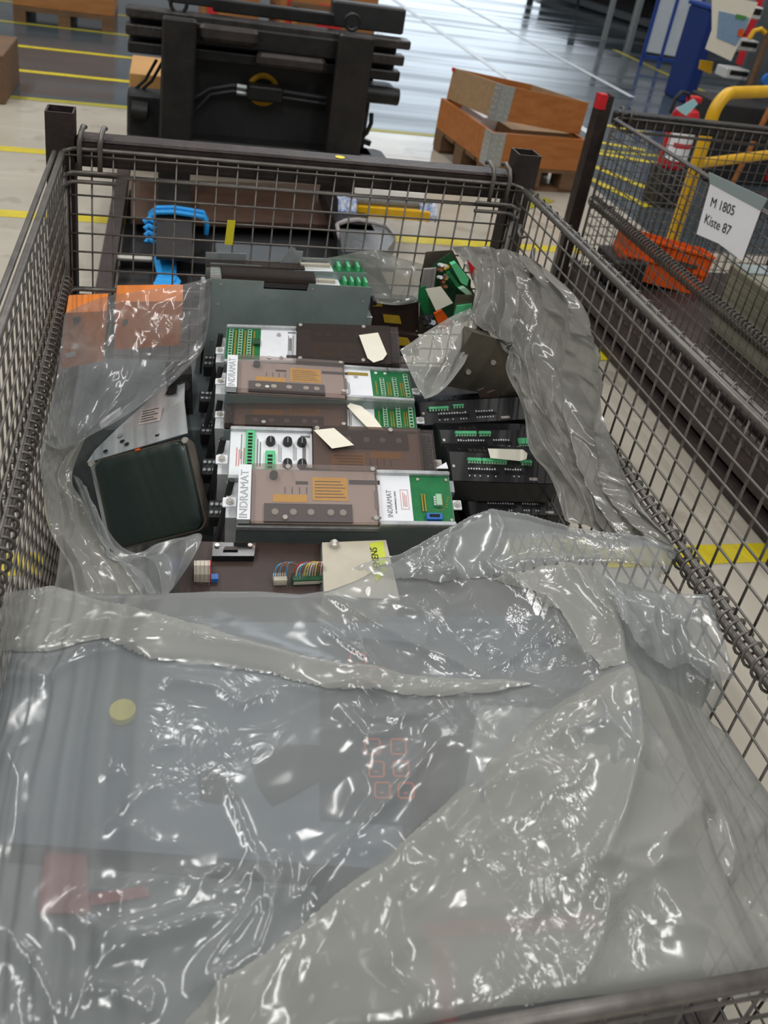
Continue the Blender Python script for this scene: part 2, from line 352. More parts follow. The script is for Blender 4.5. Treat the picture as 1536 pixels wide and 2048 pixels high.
def make_cage(name, label, x0, x1, y0, y1, wire, main, RIM=.97, ZH=.685, post_top=1.04, dxp=.005):
    w = W(name, label, 'mesh cage', ((x0+x1)/2, (y0+y1)/2, 0))
    xc = (x0+x1)/2
    for px, py in ((x0-dxp, y1+.03), (x1+dxp+.003, y1+.03), (x0-dxp, y0-.034), (x1+dxp+.003, y0-.034)):
        top = post_top if py > y0 else post_top-.04
        m = MB(); h = .0275; t = .004
        for lo, hi in (((px-h, py-h, .02), (px+h, py-h+t, top)), ((px-h, py+h-t, .02), (px+h, py+h, top)), ((px-h, py-h+t, .02), (px-h+t, py+h-t, top)), ((px+h-t, py-h+t, .02), (px+h, py+h-t, top))): m.box(lo, hi)
        m.box((px-h-.01, py-h-.01, 0), (px+h+.01, py+h+.01, .02))
        p = w.part(m, 'post', 'post')
    m = MB(); m.box((x0+.023, y1+.008, RIM-.04), (x1-.02, y1+.062, RIM+.02), bev=.008); m.tube([(x0+.03, y1+.012, RIM+.015), (x1-.03, y1+.012, RIM+.015)], .006, 6)
    w.part(m, 'rail', 'rust' if main else 'worn_black')
    # bottom frame and sheet floor
    m = MB()
    for a, b in (((x0, y0, .13), (x1, y0, .13)), ((x0, y1, .13), (x1, y1, .13)), ((x0, y0, .13), (x0, y1, .13)), ((x1, y0, .13), (x1, y1, .13)), ((xc, y0, .13), (xc, y1, .13))): m.beam(a, b, .05, .08)
    if not main:
        m.beam((x0-.01, y0-.03, .035), (x0-.01, y1+.03, .035), .05, .05); m.beam((x0+.16, y0, .04), (x0+.16, y1, .04), .07, .07); m.beam((x0-.012, y0, .20), (x0-.012, y1, .20), .012, .03)
    w.part(m, 'bottom_frame', 'rust')
    w.part(MB().box((x0+.01, y0+.01, .17), (x1-.01, y1-.01, .174)), 'floor_sheet', 'rust')
    # rear wall
    m = wire_panel_x(x0, x1, y1, .17, RIM); r = .0045
    m.tube([(x0, y1-.05, RIM-.003), (x0+.004, y1-.018, RIM-.001), (x0+.02, y1, RIM), (x1-.02, y1, RIM), (x1-.004, y1-.018, RIM-.001), (x1, y1-.05, RIM-.003)], r, 8)
    m.rod((x0+.05, y1+.004, RIM-.055), (x1-.05, y1+.004, RIM-.055), .0045)
    w.part(m, 'rear_mesh_panel', wire, 'all')
    for s, x in ((1, x0), (-1, x1)):
        m = wire_panel_y(x, y0, y1, .17, ZH-.008, s); m.rod((x, y0-.02, ZH-.01), (x, y1, ZH-.01), .006)
        w.part(m, 'lower_mesh_panel', wire, 'all')
        m = wire_panel_y(x, y0, y1, ZH+.012, RIM-.004, s)
        m.rod((x+s*.002, y0-.02, RIM-.003), (x+s*.002, y1-.03, RIM-.003), .0068); m.rod((x-s*.0125, y0-.02, RIM-.002), (x-s*.0125, y1-.03, RIM-.002), .0052)
        m.rod((x, y0-.02, ZH+.012), (x, y1-.02, ZH+.012), .006)
        if s < 0: m2 = helix((x+.007, y0, RIM-.002), (x+.007, y1-.05, RIM-.002), .0098, .0017, .0386); m.add(m2.v, m2.f)
        w.part(m, 'upper_mesh_flap', wire, 'all')
        w.part(helix((x, y0, ZH), (x, y1-.02, ZH), .0175 if main else .023, .0024 if main else .0032, PIT/2), 'hinge_spring', wire, 'all')
        for dx in (.045, .085):
            X = x+s*dx-s*.012
            w.part(MB().tube([(X, y1-.009, RIM-.045), (X, y1-.009, RIM+.015), (X+s*.003, y1-.002, RIM+.034), (X+s*.006, y1+.02, RIM+.042), (X+s*.008, y1+.036, RIM+.036)], .0052, 8), 'hook', wire, 'all')
        for z in (RIM-.045, RIM-.065, ZH-.025, ZH-.04) if main else (RIM-.045, ZH-.025):
            w.part(MB().tube([(x-s*.0, y1-.03, z-.006), (x+s*.018, y1-.014, z), (x+s*.035, y1-.012, z), (x+s*.105, y1-.012, z)], .0045, 8), 'clip_rod', wire, 'all')
        w.part(MB().tube([(x+s*.004, y1-.004, z) for z in (.2, RIM-.05)], .006, 8), 'corner_rod', wire, 'all')
    m = wire_panel_x(x0, x1, y0, .17, ZH); m.rod((x0-.01, y0, ZH), (x1+.01, y0, ZH), .0085, 10)
    w.part(m, 'front_mesh_panel', wire, 'all')
    return w
cage = make_cage('mesh_cage', 'open wire mesh cage full of scrap electronics in the foreground', -.5, .5, .504, 2.0, 'wire', True)
# latch on the right flap
m = MB(); m.tube([(.49, 1.93, .90), (.485, 1.92, .885), (.485, 1.90, .88), (.49, 1.885, .89)], .004); cage.part(m, 'latch_hook', 'wire', 'all')
cage.part(MB().tube([(.488, 1.83, .885), (.487, 1.81, .84), (.485, 1.79, .80)], .0045), 'latch_pin', 'wire', 'all')

# yellow round sticker on the rail
q = aty(684, 312, 2.01)
tag(MB().disc((q[0], 2.03, .9905), (0, 0, 1), .011, .0008, 20).build('round_sticker', 'tape_y'), 'small yellow round sticker on the rear rail of the cage', 'sticker')
# yellow tape tied on the rear mesh
P = [aty(*p, 1.992) for p in ((455, 440), (471, 441), (465, 490), (449, 488))]
tag(MB().prism(P, (0, -.0012, 0)).build('yellow_tape', 'tape_y'), 'yellow plastic tape strip hanging on the rear mesh of the cage', 'tape')

cage2 = make_cage('mesh_cage', 'second mesh cage at the right with a paper sign on its side', 1.475, 2.475, 1.75, 3.46, 'wire_dark', False, .835, .485, .915, .045)
# red tape on its post
px, py = 1.43, 3.49
m = MB(); h = .031; m.box((px-h-.004, py-h, .86), (px-.002, py+h*.3, .92))
tag(m.build('red_tape', 'red'), 'red tape wrapped on the post of the second cage', 'tape')
# paper sign
def sx(x, y, X=1.457): return atx(x, y, X)
Pq = [sx(1421, 365), sx(1522, 420), sx(1484, 522), sx(1437, 487), sx(1393, 468)]
w = W('paper_sign', 'white paper sign reading M 1805 Kiste 87 on the second cage', 'sign', Pq[0])
w.part(MB().prism(Pq, (.0008, 0, 0)), 'paper', 'paper')
w.part(MB().prism([sx(1417, 344, 1.455), sx(1534, 398, 1.455), sx(1521, 421, 1.455), sx(1419, 366, 1.455)], (.004, 0, 0)), 'clip_rail', 'grey_sheet')
w.part(MB().prism([sx(1415, 472, 1.460), sx(1440, 486, 1.460), sx(1470, 520, 1.460), sx(1466, 506, 1.460), sx(1440, 470, 1.460)], (.002, 0, 0)), 'sleeve', 'grey_sheet')
for body, p0, p1, hpx in (('M 1805', (1421, 404), (1471, 424), 0), ('Kiste 87', (1409, 437), (1460, 463), 0)):
    a = sx(*p0, 1.456); b = sx(*p1, 1.456); d = b-a; l = np.linalg.norm(d); d /= l
    nrm = np.array([-1., 0, 0]); up = np.cross(nrm, d)
    up = up if up[2] > 0 else -up
    Mx = Matrix(((d[0], up[0], nrm[0], a[0]), (d[1], up[1], nrm[1], a[1]), (d[2], up[2], nrm[2], a[2]), (0, 0, 0, 1)))
    t = textmesh(body, l/(3.15 if body[0] == 'M' else 3.3), w.m.inverted() @ Mx, 'ink', 'lettering', w.o)
MT['deck'] = mat('rust brown plate', '5b4436', .5, .1, '3f302a', 4, .9, bump=.2, stretch=(1, 3, 1)); MT['crate_red'] = mat('red stencil', 'c3242c', .55)
# ------------------------------------------------------------------ fork attachment behind the cage
YF = 4.3
def K(x, y, Y=YF): return aty(x, y, Y)
def kbox(m, x0, y0, x1, y1, Y0, Y1, mi=0, bev=0.):
    """an upright bar: its front face spans the two picture points at depth Y0, it runs back to Y1"""
    a = K(x0, y0, Y0); b = K(x1, y1, Y0)
    m.box((min(a[0], b[0]), Y0, min(a[2], b[2])), (max(a[0], b[0]), Y1, max(a[2], b[2])), mi, bev); return m
def zz(x, y, Y=YF): return K(x, y, Y)[2]
fa = W('fork_carriage', 'black fork positioner with two long forks standing behind the cage', 'forklift attachment', (.17, 4.4, 0))
XL, XR = -.476, .815
def bar(name, xa, xb, za, zb, ya, yb, m='black_steel', bev=.006):
    fa.part(MB().box((xa, ya, za), (xb, yb, zb), bev=bev), name, m)
bar('top_rail', XL, XR+.01, .852, .892, 4.36, 4.46, 'worn_black')
bar('cross_bar', XL, XR-.01, .775, .822, 4.36, 4.44, 'worn_black')
bar('cross_bar', XL+.01, XR-.02, .70, .748, 4.36, 4.44, 'black_steel')
bar('carriage_plate', XL+.2, XR-.12, .28, .69, 4.48, 4.52, 'black_panel')
bar('mast_plate', XL+.012, XR-.03, .69, .86, 4.46, 4.48, 'black_panel')
bar('upper_beam', -.2, .52, .775, .865, 4.33, 4.42, 'black_steel')
bar('lower_beam', XL+.01, XR-.1, .22, .33, 4.36, 4.50, 'black_steel')
bar('side_block', XL+.01, -.3, .32, .52, 4.36, 4.50, 'black_steel', .012)
bar('side_block', .58, .79, .585, .67, 4.36, 4.50, 'black_steel', .02)
bar('foot_block', .52, .80, .24, .33, 4.30, 4.50, 'black_steel', .03)
bar('rub_block', -.16, .10, .80, .868, 4.29, 4.34, 'rub', .015)
bar('rub_block', .10, .42, .715, .775, 4.29, 4.35, 'rub', .015)
bar('guide_strip', -.10, .46, .905, .96, 4.44, 4.50, 'black_steel')
bar('drive_box', .46, .82, .893, 1.01, 4.52, 4.60, 'black_panel', .008)
bar('side_plate', -.30, .0, .905, .98, 4.55, 4.62, 'black_panel')
fa.part(MB().tube([(.55, 4.36, .635), (.80, 4.36, .63)], .042, 14), 'roller', 'black_steel', True)
fa.part(MB().tube([(XL+.03, 4.34, .45), (XL+.10, 4.34, .447)], .045, 14), 'roller', 'black_steel', True)
for xa, xb, za in ((-.32, -.172, .885), (.462, .628, .905)):
    m = MB(); m.box((xa, 4.26, .10), (xb, 4.32, za), bev=.01)
    y1 = 3.42; zt = .165
    prof = [(4.32, .095), (4.32, zt), (3.75, zt), (y1, zt-.035), (y1, zt-.052), (3.75, .095)]
    c = (xa+xb)/2; h = (xb-xa)/2
    n = len(prof); o = []
    for sgn in (-1, 1):
        for y, z in prof: o.append((c+sgn*h*(.93 if y == y1 else 1)*1.0+(.03 if sgn > 0 and xa > 0 and y < 3.5 else 0), y, z))
    m.add(o, [tuple(range(n)), tuple(range(2*n-1, n-1, -1))]+[(i, n+i, n+(i+1) % n, (i+1) % n) for i in range(n)])
    fa.part(m, 'fork', 'fork')
for x, z in ((K(358, 12)[0], .925), (K(713, 48)[0], .94)):
    a = np.linspace(0, 2*PI, 21)[:-1]
    fa.part(MB().tube([(x+.035*math.cos(t), 4.40, z+.035*math.sin(t)) for t in a], .0085, 8, closed=True), 'eye_bolt', 'black_steel', True)
c = K(533, 197)
a = np.linspace(0, 2*PI, 29)[:-1]
fa.part(MB().tube([(c[0]+.066*math.cos(t), 4.475, c[2]+.066*math.sin(t)) for t in a], .014, 8, closed=True), 'ring', 'yellow', True)
fa.part(MB().box((c[0]-.082, 4.37, c[2]-.035), (c[0]+.085, 4.47, c[2]+.035), bev=.008), 'valve_block', 'black_steel')
for k, (zz0, dz) in enumerate(((.012, -.10), (-.015, -.16))):
    fa.part(MB().tube([(c[0]-.085, 4.42, c[2]+zz0), (c[0]-.15, 4.42, c[2]+zz0+.005), (c[0]-.25, 4.42, c[2]+zz0-.02), (c[0]-.36, 4.42, c[2]+zz0+dz)], .011, 8), 'hose', 'rubber', True)
    fa.part(MB().tube([(c[0]+.085, 4.42, c[2]+zz0), (c[0]+.17, 4.42, c[2]+zz0-.004), (c[0]+.3, 4.42, c[2]+zz0-.01)], .011, 8), 'hose', 'rubber', True)
    fa.part(MB().tube([(c[0]-.085, 4.42, c[2]+zz0), (c[0]-.13, 4.42, c[2]+zz0+.003)], .0125, 8), 'hose_fitting', 'galv', True)
for k, dx in enumerate((0, .035)):
    fa.part(MB().tube([(.655+dx, 4.40, .53), (.66+dx, 4.40, .48), (.645+dx, 4.40, .43), (.60+dx, 4.40, .38), (.55, 4.40, .34)], .011, 8), 'hose', 'rubber', True)
fa.part(MB().beam((.60, 4.38, .41), (.70, 4.38, .385), .03, .025), 'hose_clamp', 'black_steel')
for xa in (-.44, -.41):
    fa.part(MB().tube([(xa-.01, 4.47, .50), (xa+.05, 4.47, .56), (xa+.1, 4.47, .66)], .008, 6), 'chain', 'black_steel', True)

# plywood box behind it
pw = W('plywood_box', 'light plywood box standing behind the black fork attachment', 'box', (.1, 4.95, 0))
pw.part(MB().box((-.475, 4.85, .06), (.62, 5.3, aty(285, 112, 5.3)[2]), bev=.004), 'body', 'ply')
pw.part(MB().box((-.48, 4.87, 0), (.6, 5.28, .06)), 'skid', 'wood_dark')

# steel transport frame that the forks lie on
tf = W('transport_frame', 'rusty brown steel transport frame lying under the forks', 'steel frame', (.0, 3.8, 0))
tf.part(MB().beam((-.485, 4.7, .075), (-.497, 2.5, .075), .058, .07), 'side_beam', 'rust')
tf.part(MB().beam((.60, 4.7, .03), (.60, 3.0, .03), .06, .06), 'side_beam', 'black_steel')
P = [atz(*p, .085) for p in ((262, 358), (690, 372), (700, 452), (262, 437))]
tf.part(MB().prism([(p[0], p[1], .06) for p in P], (0, 0, .028)), 'deck_plate', 'deck')
tf.part(MB().box((-.455, 2.4, .005), (.56, 3.05, .05)), 'deck_plate', 'rust')
tf.part(MB().box((-.455, 3.05, 0), (.56, 4.5, .012)), 'bottom_plate', 'dark_int')
for y in (3.2, 3.55):
    tf.part(MB().box((-.455, y, .012), (.56, y+.06, .05)), 'cross_beam', 'black_steel')
a = atz(430, 476, .12); b = atz(592, 486, .12)
tf.part(MB().box((a[0], a[1]-.28, .02), (b[0], a[1], .10), bev=.006), 'grey_block', 'steel_grey')
q = atz(236, 499, .12)
tf.part(MB().rod((q[0]-.05, q[1], .085), (q[0]+.13, q[1], .085), .012, 10), 'tie_rod', 'bolt', True)

# blue lifting strap round the left fork
st = W('lifting_strap', 'bright blue lifting strap looped round the left fork tip', 'strap', (-.22, 3.6, .1))
ya = atz(345, 425, .17)[1]
for k in range(5):
    y = ya+.03-.019*k; z = .176+.006*math.sin(k*2.1)
    st.part(MB().tube([(-.335, y, .10), (-.345, y+.004, .15), (-.32, y, z), (-.25, y+.006, z+.004), (-.17, y-.004, z), (-.125, y, z-.006), (-.108, y-.01, .14), (-.11, y, .10)], .0095, 7), 'strap_turn', 'blue_strap', True)
for k in range(4):
    z = .14-.022*k
    st.part(MB().tube([(-.37+.004*k, ya-.06-.02*k, z), (-.35, ya-.05-.02*k, z+.012), (-.325, ya-.06-.02*k, z+.004), (-.31, ya-.05-.02*k, z-.008)], .012, 7), 'strap_turn', 'blue_strap', True)
P = np.array([[atz(305, 512, .085), atz(338, 515, .085)], [atz(312, 540, .06), atz(345, 540, .06)], [atz(320, 565, .056), atz(362, 562, .056)], [atz(318, 585, .056), atz(352, 585, .056)]])
st.part(MB().grid(P), 'loose_end', 'blue_strap'); st.part(MB().grid(P[:, ::-1]+np.array([[[.03, .02, .006]], [[.015, 0, .004]], [[-.02, 0, .004]], [[-.05, 0, .004]]])), 'loose_end', 'blue_strap')

# grey film over the right fork tip
fc = W('fork_cover', 'grey plastic bag tied over the right fork tip', 'plastic bag', (.6, 3.6, 0))
q = [atz(*p, .16) for p in ((676, 448), (772, 455), (792, 478), (770, 507), (684, 505))]
fc.part(MB().prism([p-np.array([0, 0, .07]) for p in q], (0, 0, .075)), 'bag', 'grey_plastic')
B = [atz(*p, .172) for p in ((674, 449), (690, 443), (715, 440), (745, 445), (775, 452), (790, 470))]
fc.part(MB().tube(B, [.010, .013, .012, .011, .009, .006], 7), 'tie_band', 'white_cloth', True)
fc.part(MB().tube([B[0], atz(678, 470, .15), atz(690, 505, .10)], .009, 6), 'tie_band', 'white_cloth', True)
pbm = W('padded_bar', 'yellow bar wrapped in grey foam with taped ends lying on the right fork', 'bar', (.75, 3.95, .1))
a = atz(682, 405, .19); b = atz(872, 418, .19)
pbm.part(MB().tube([a+(.03, 0, .02), (a+b)/2+(0, 0, .022), b+(-.03, 0, .02)], .026, 10), 'foam_sleeve', 'foam', True)
pbm.part(MB().beam(atz(700, 419, .17), atz(858, 432, .17), .035, .045), 'bar', 'yellow')
for x, y in ((692, 412), (853, 420)):
    c = atz(x, y, .185); e = (b-a)/np.linalg.norm(b-a)
    P = []
    for k in range(5):
        t = (k-2)*.022
        P.append([c+e*t+np.array([0, -.045, -.045+.006*(k % 2)]), c+e*t+np.array([0, -.046, -.01]), c+e*t+np.array([0, -.02, .034]), c+e*t+np.array([0, .03, .036])])
    pbm.part(MB().grid(np.array(P)), 'tape', 'tape_wb')

# ------------------------------------------------------------------ wooden collars on a pallet
def plank_frame(m, o, ux, uy, uz, L, Wd, h, t, mi=0):
    """rectangular ring of boards"""
    ux, uy, uz = map(np.asarray, (ux, uy, uz)); o = np.asarray(o)
    for c, a, b in (((L/2, t/2), (L/2, 0), (0, t/2)), ((L/2, Wd-t/2), (L/2, 0), (0, t/2)), ((t/2, Wd/2), (0, Wd/2-t), (t/2, 0)), ((L-t/2, Wd/2), (0, Wd/2-t), (t/2, 0))):
        m.obox(o+ux*c[0]+uy*c[1]+uz*h/2, ux*a[0]+uy*a[1], ux*b[0]+uy*b[1], uz*h/2, mi)
C0 = np.array([1.576, 5.015, 0.])
far = np.array([1.474, 5.83, 0.])
uy = far-C0; LWd = .80; uy /= np.linalg.norm(uy); ux = np.array([.998, .06, 0.]); ux /= np.linalg.norm(ux); uz = np.array([0, 0, 1.])
LL = .64
pl = W('wooden_pallet', 'wooden pallet on the floor under the two timber collars', 'pallet', C0)
for i in range(3):
    for j in range(3):
        o = C0+ux*(.06+i*(LL-.12)/2)+uy*(.06+j*(LWd-.12)/2)
        pl.part(MB().obox(o+uz*.072, ux*.06, uy*.06, uz*.05), 'block', 'wood_dark')
for j in range(3): pl.part(MB().obox(C0+ux*LL/2+uy*(.06+j*(LWd-.12)/2)+uz*.011, ux*LL/2, uy*.05, uz*.011), 'bottom_board', 'wood_dark')
for j in range(5): pl.part(MB().obox(C0+ux*LL/2+uy*(.07+j*(LWd-.14)/4)+uz*.133, ux*LL/2, uy*.07, uz*.011), 'deck_board', 'wood_dark')
def collar(label, o, ux, uy, uz, mats, group=None):
    w = W('pallet_collar', label, 'wooden collar', o)
    t = .022; h = .195
    def board(c, a, b, m): w.part(MB().obox(o+c, a, b, uz*h/2), 'board', m)
    board(ux*LL/2+uy*t/2+uz*h/2, ux*LL/2, uy*t/2, mats[0]); board(ux*LL/2+uy*(LWd-t/2)+uz*h/2, ux*LL/2, uy*t/2, mats[0])
    board(ux*t/2+uy*LWd/2+uz*h/2, ux*t/2, uy*(LWd/2-t), mats[1]); board(ux*(LL-t/2)+uy*LWd/2+uz*h/2, ux*t/2, uy*(LWd/2-t), mats[1])
    hg = w.part(MB().obox(o+ux*.045-uy*.002+uz*h*.48, ux*.045, uy*.002, uz*h*.52).obox(o-ux*.002+uy*.045+uz*h*.48, ux*.002, uy*.045, uz*h*.52), 'hinge', 'galv')
    m = MB()
    for i in range(5):
        for k in (.03, .068):
            m.disc(o+ux*k-uy*.003+uz*(.025+.036*i), -uy, .006, .004, 8); m.disc(o-ux*.003+uy*k+uz*(.025+.036*i), -ux, .006, .004, 8)
    w.part(m, 'rivets', 'bolt', parent=hg)
    return w
base = C0+uz*.146
collar('orange pine collar sitting on the pallet, under the tilted one', base, ux, uy, uz, ('wood_orange', 'wood_orange'))
# upper collar, turned and tilted on top of the lower one
o2 = atz(988, 238, .425); h2 = atz(893, 196, .347); e2 = atz(1172, 272, .347)
uy2 = h2-o2; uy2 /= np.linalg.norm(uy2); ux2 = e2-o2; ux2 /= np.linalg.norm(ux2); uz2 = np.cross(ux2, uy2); uz2 /= np.linalg.norm(uz2)
cu = collar('weathered timber collar tilted on top of the orange pine collar', o2, ux2, uy2, uz2, ('wood_orange', 'wood_pale'))
cu.part(MB().obox(o2+uy2*.79+uz2*.185-ux2*.002, ux2*.006, uy2*.02, uz2*.012), 'red_mark', 'red')
bxs = W('cardboard_box', 'pale cardboard box lying inside the lower timber collar', 'box', base+ux*.36+uy*.4)
bxs.part(MB().obox(base+ux*.37+uy*.30+uz*.11, ux*.2, uy*.2, uz*.09), 'body', 'wood_pale')
tag(MB().obox(base+ux*.14+uy*.45+uz*.15, ux*.09, uy*.16, uz*.06+ux*.02).build('foam_block', 'paper'), 'white packing block poking out of the lower timber collar', 'packing')

# ------------------------------------------------------------------ crates in the far aisle
def crate(name, label, cat, x0, x1, y0, y1, z1, wood='wood', ground=0.):
    w = W(name, label, cat, ((x0+x1)/2, (y0+y1)/2, ground))
    wd = x1-x0
    for c in (x0, x0+wd/2-.05, x1-.1): w.part(MB().box((c, y0, ground), (c+.1, y1, ground+.10)), 'block', 'wood_dark')
    w.part(MB().box((x0, y0, ground+.10), (x1, y1, ground+.14)), 'deck', 'wood_dark')
    w.part(MB().box((x0, y0+.005, ground+.14), (x1, y1, z1), bev=.004), 'body', wood)
    return w
a = atz(25, 46, 0); b = atz(228, 66, 0)
ca = crate('wooden_crate', 'brown wooden crate on a pallet at the far left of the aisle', 'crate', a[0], b[0], 8.62, 9.3, .62)
a = aty(-60, 215, 5.9); b = aty(11, 212, 5.9)
tag(MB().box((-2.0, 5.9, 0), (b[0], 6.5, aty(10, 112, 5.9)[2]), bev=.006).build('wooden_box', 'wood_dark'), 'brown timber box cut by the left picture edge', 'crate')
b0 = aty(395, 30, 7.4); b1 = aty(474, 30, 7.4)
w = crate('wooden_crate', 'small wooden crate with a red corner behind the fork attachment', 'crate', aty(402, 30, 7.4)[0], aty(518, 30, 7.4)[0], 7.4, 8.0, .75)
w.part(MB().box((aty(415, 20, 7.39)[0], 7.39, .14), (aty(434, 20, 7.39)[0], 7.404, .75)), 'red_label', 'crate_red')
w.part(MB().box((aty(482, 20, 7.39)[0], 7.395, .5), (aty(500, 20, 7.39)[0], 7.404, aty(490, 8, 7.39)[2])), 'handle_slot', 'hole')
w = crate('wooden_crate', 'large wooden crate with a red sheet behind the fork attachment', 'crate', aty(560, 30, 7.2)[0], aty(754, 30, 7.2)[0], 7.2, 8.0, .85)
w.part(MB().box((aty(636, 20, 7.19)[0], 7.19, .2), (aty(685, 20, 7.19)[0], 7.204, aty(650, 10, 7.19)[2])), 'red_label', 'crate_red')
w.part(MB().box((aty(574, 20, 7.19)[0], 7.19, .2), (aty(583, 20, 7.19)[0], 7.204, .8)), 'red_label', 'crate_red')
za = aty(600, 14, 7.18)[2]
w.part(MB().box((aty(578, 20, 7.18)[0], 7.17, za-.03), (aty(754, 20, 7.18)[0], 7.2, za+.03)), 'batten', 'wood_dark')
w.part(MB().box((aty(585, 20, 7.18)[0], 7.17, .15), (aty(597, 20, 7.18)[0], 7.2, za)), 'batten', 'wood')

# ------------------------------------------------------------------ things at the right edge
cb = W('steel_cabinet', 'grey green steel cabinet standing inside the second cage', 'cabinet', (2.1, 2.6, .174))
c0 = atz(1417, 652, .205); X0 = float(c0[0]); Y1 = float(c0[1]); zt_ = aty(1473, 528, Y1)[2]
cb.part(MB().box((X0, 1.8, .201), (2.44, Y1, zt_), bev=.006), 'body', 'cabinet')
cb.part(MB().box((X0+.01, Y1-.1, zt_+.001), (2.4, Y1-.02, zt_+.008)), 'lid_strip', 'grey_sheet')
ob = W('plastic_crate', 'orange plastic crate lying inside the second cage', 'plastic crate', (1.9, 3.25, .2))
Q = [aty(1228, 548, 3.22), aty(1394, 592, 3.16), aty(1414, 512, 3.16), aty(1236, 464, 3.24)]
q0 = Q[0]; ex = Q[1]-Q[0]; lx = np.linalg.norm(ex); ex /= lx; ez = Q[3]-Q[0]; hz = np.linalg.norm(ez); ez = ez-ex*(ez @ ex); ez /= np.linalg.norm(ez); ey = np.cross(ez, ex)
m = MB(); m.obox(q0+ex*lx/2+ez*hz*.25, ex*lx/2, ey*.002, ez*hz*.25)
for s in range(12):
    c = (s+.5)/12
    m.obox(q0+ex*lx*c+ez*hz*.5-ey*.004, ex*.004, ey*.004, ez*hz*.48)
m.obox(q0+ex*lx/2+ez*hz*.97-ey*.004, ex*lx/2, ey*.009, ez*hz*.03); m.obox(q0+ex*lx/2+ez*hz*.52-ey*.004, ex*lx/2, ey*.007, ez*hz*.03)
m.obox(q0+ex*lx/2+ez*hz*.75, ex*lx/2, ey*.002, ez*hz*.25)
ob.part(m, 'front_wall', 'orange')
for c in (0, 1): ob.part(MB().obox(q0+ex*lx*c+ey*.06+ez*hz/2, ex*.003, ey*.06, ez*hz/2), 'side_wall', 'orange')
ob.part(MB().obox(q0+ex*lx/2+ey*.12+ez*hz/2, ex*lx/2, ey*.003, ez*hz/2), 'rear_wall', 'orange')
ob.part(MB().obox(q0+ex*lx/2+ey*.06+ez*.004, ex*lx/2, ey*.06, ez*.004), 'bottom', 'orange')
tag(MB().obox(q0+ex*lx*.6+ez*hz*.66-ey*.02, ex*.09, ey*.004, ez*.009).build('steel_bar', 'wire_dark'), 'dark flat steel bar lying against the orange plastic crate', 'bar')
tag(MB().box((1.55, 1.8, .174), (2.44, 3.40, .20), bev=.006).build('steel_plate', 'rust'), 'rusty brown steel plate on the floor of the second cage', 'plate')
tag(MB().box((1.51, 3.18, .201), (1.66, 3.36, .32), bev=.01).build('motor_block', 'black_panel'), 'black metal block beside the orange crate in the second cage', 'machine part')

# yellow guard rail
YG = 3.9; gm_ = aty(1380, 370, YG); G0 = np.array([gm_[0], YG, 0.]); ztop = aty(1420, 184, YG)[2]
dirp = atz(1536, 180, ztop); dirm = atz(1445, 183, ztop)
gr = W('guard_rail', 'yellow tubular guard rail bent over at the top beside the second cage', 'guard rail', G0)
d = dirp-dirm; d[2] = 0; d /= np.linalg.norm(d)
R = .030; r0 = .11; base_p = np.array([G0[0], G0[1], 0])
pts = [base_p, base_p+(0, 0, ztop-r0)]+[base_p+d*(r0-r0*math.cos(t))+np.array([0, 0, ztop-r0+r0*math.sin(t)]) for t in np.linspace(.2, PI/2, 7)]+[base_p+d*1.8+(0, 0, ztop)]
gr.part(MB().tube(pts, R, 14), 'bent_tube', 'yellow', True)
zm = aty(1420, 330, YG)[2]
gr.part(MB().tube([base_p+(0, 0, zm), base_p+d*1.8+(0, 0, zm)], R*.85, 12), 'knee_tube', 'yellow', True)
gr.part(MB().obox(base_p+(0, 0, .006), (.09, 0, 0), (0, .09, 0), (0, 0, .006)), 'foot_plate', 'yellow')

# fire extinguisher
YE = 5.0
cE = aty(1372, 250, YE)
fe = W('fire_extinguisher', 'red fire extinguisher with a pale blue tag behind the yellow guard rail', 'fire extinguisher', (cE[0], YE, 0))
x = cE[0]-.02
zt = aty(1392, 215, YE)[2]; zb = aty(1350, 335, YE)[2]
prof = [(0, zb), (.07, zb), (.085, zb+.02), (.085, zt-.06), (.07, zt-.02), (.03, zt), (.022, zt+.03), (0, zt+.03)]
m = MB(); n = 20; vs = []; fs = []
for i, (r_, z_) in enumerate(prof):
    for k in range(n): vs.append((x+max(r_, .001)*math.cos(2*PI*k/n), YE+max(r_, .001)*math.sin(2*PI*k/n), z_))
for i in range(len(prof)-1):
    for k in range(n): fs.append((i*n+k, i*n+(k+1) % n, (i+1)*n+(k+1) % n, (i+1)*n+k))
m.add(vs, fs); fe.part(m, 'cylinder', 'red', True)
m = MB(); n = 12
for k in range(n):
    t0 = -PI*.9+k*PI*.8/n; t1 = -PI*.9+(k+1)*PI*.8/n; r_ = .0865
    m.add([(x+r_*math.cos(t0), YE+r_*math.sin(t0), zb+.06), (x+r_*math.cos(t1), YE+r_*math.sin(t1), zb+.06), (x+r_*math.cos(t1), YE+r_*math.sin(t1), zt-.13), (x+r_*math.cos(t0), YE+r_*math.sin(t0), zt-.13)], [(0, 1, 2, 3)])
lab = fe.part(m, 'label', 'paper')
m = MB()
for k in range(n):
    t0 = -PI*.75+k*PI*.5/n; t1 = -PI*.75+(k+1)*PI*.5/n; r_ = .0872
    z0, z1 = zb+.14, zb+.17
    m.add([(x+r_*math.cos(t0), YE+r_*math.sin(t0), z0), (x+r_*math.cos(t1), YE+r_*math.sin(t1), z0), (x+r_*math.cos(t1), YE+r_*math.sin(t1), z1), (x+r_*math.cos(t0), YE+r_*math.sin(t0), z1)], [(0, 1, 2, 3)])
fe.part(m, 'label_stripe', 'red', parent=lab)
fe.part(MB().tube([(x, YE, zt+.03), (x-.03, YE, zt+.075), (x-.075, YE, zt+.08), (x-.105, YE, zt+.04), (x-.11, YE, zt-.05)], .012, 8), 'hose', 'rubber', True)
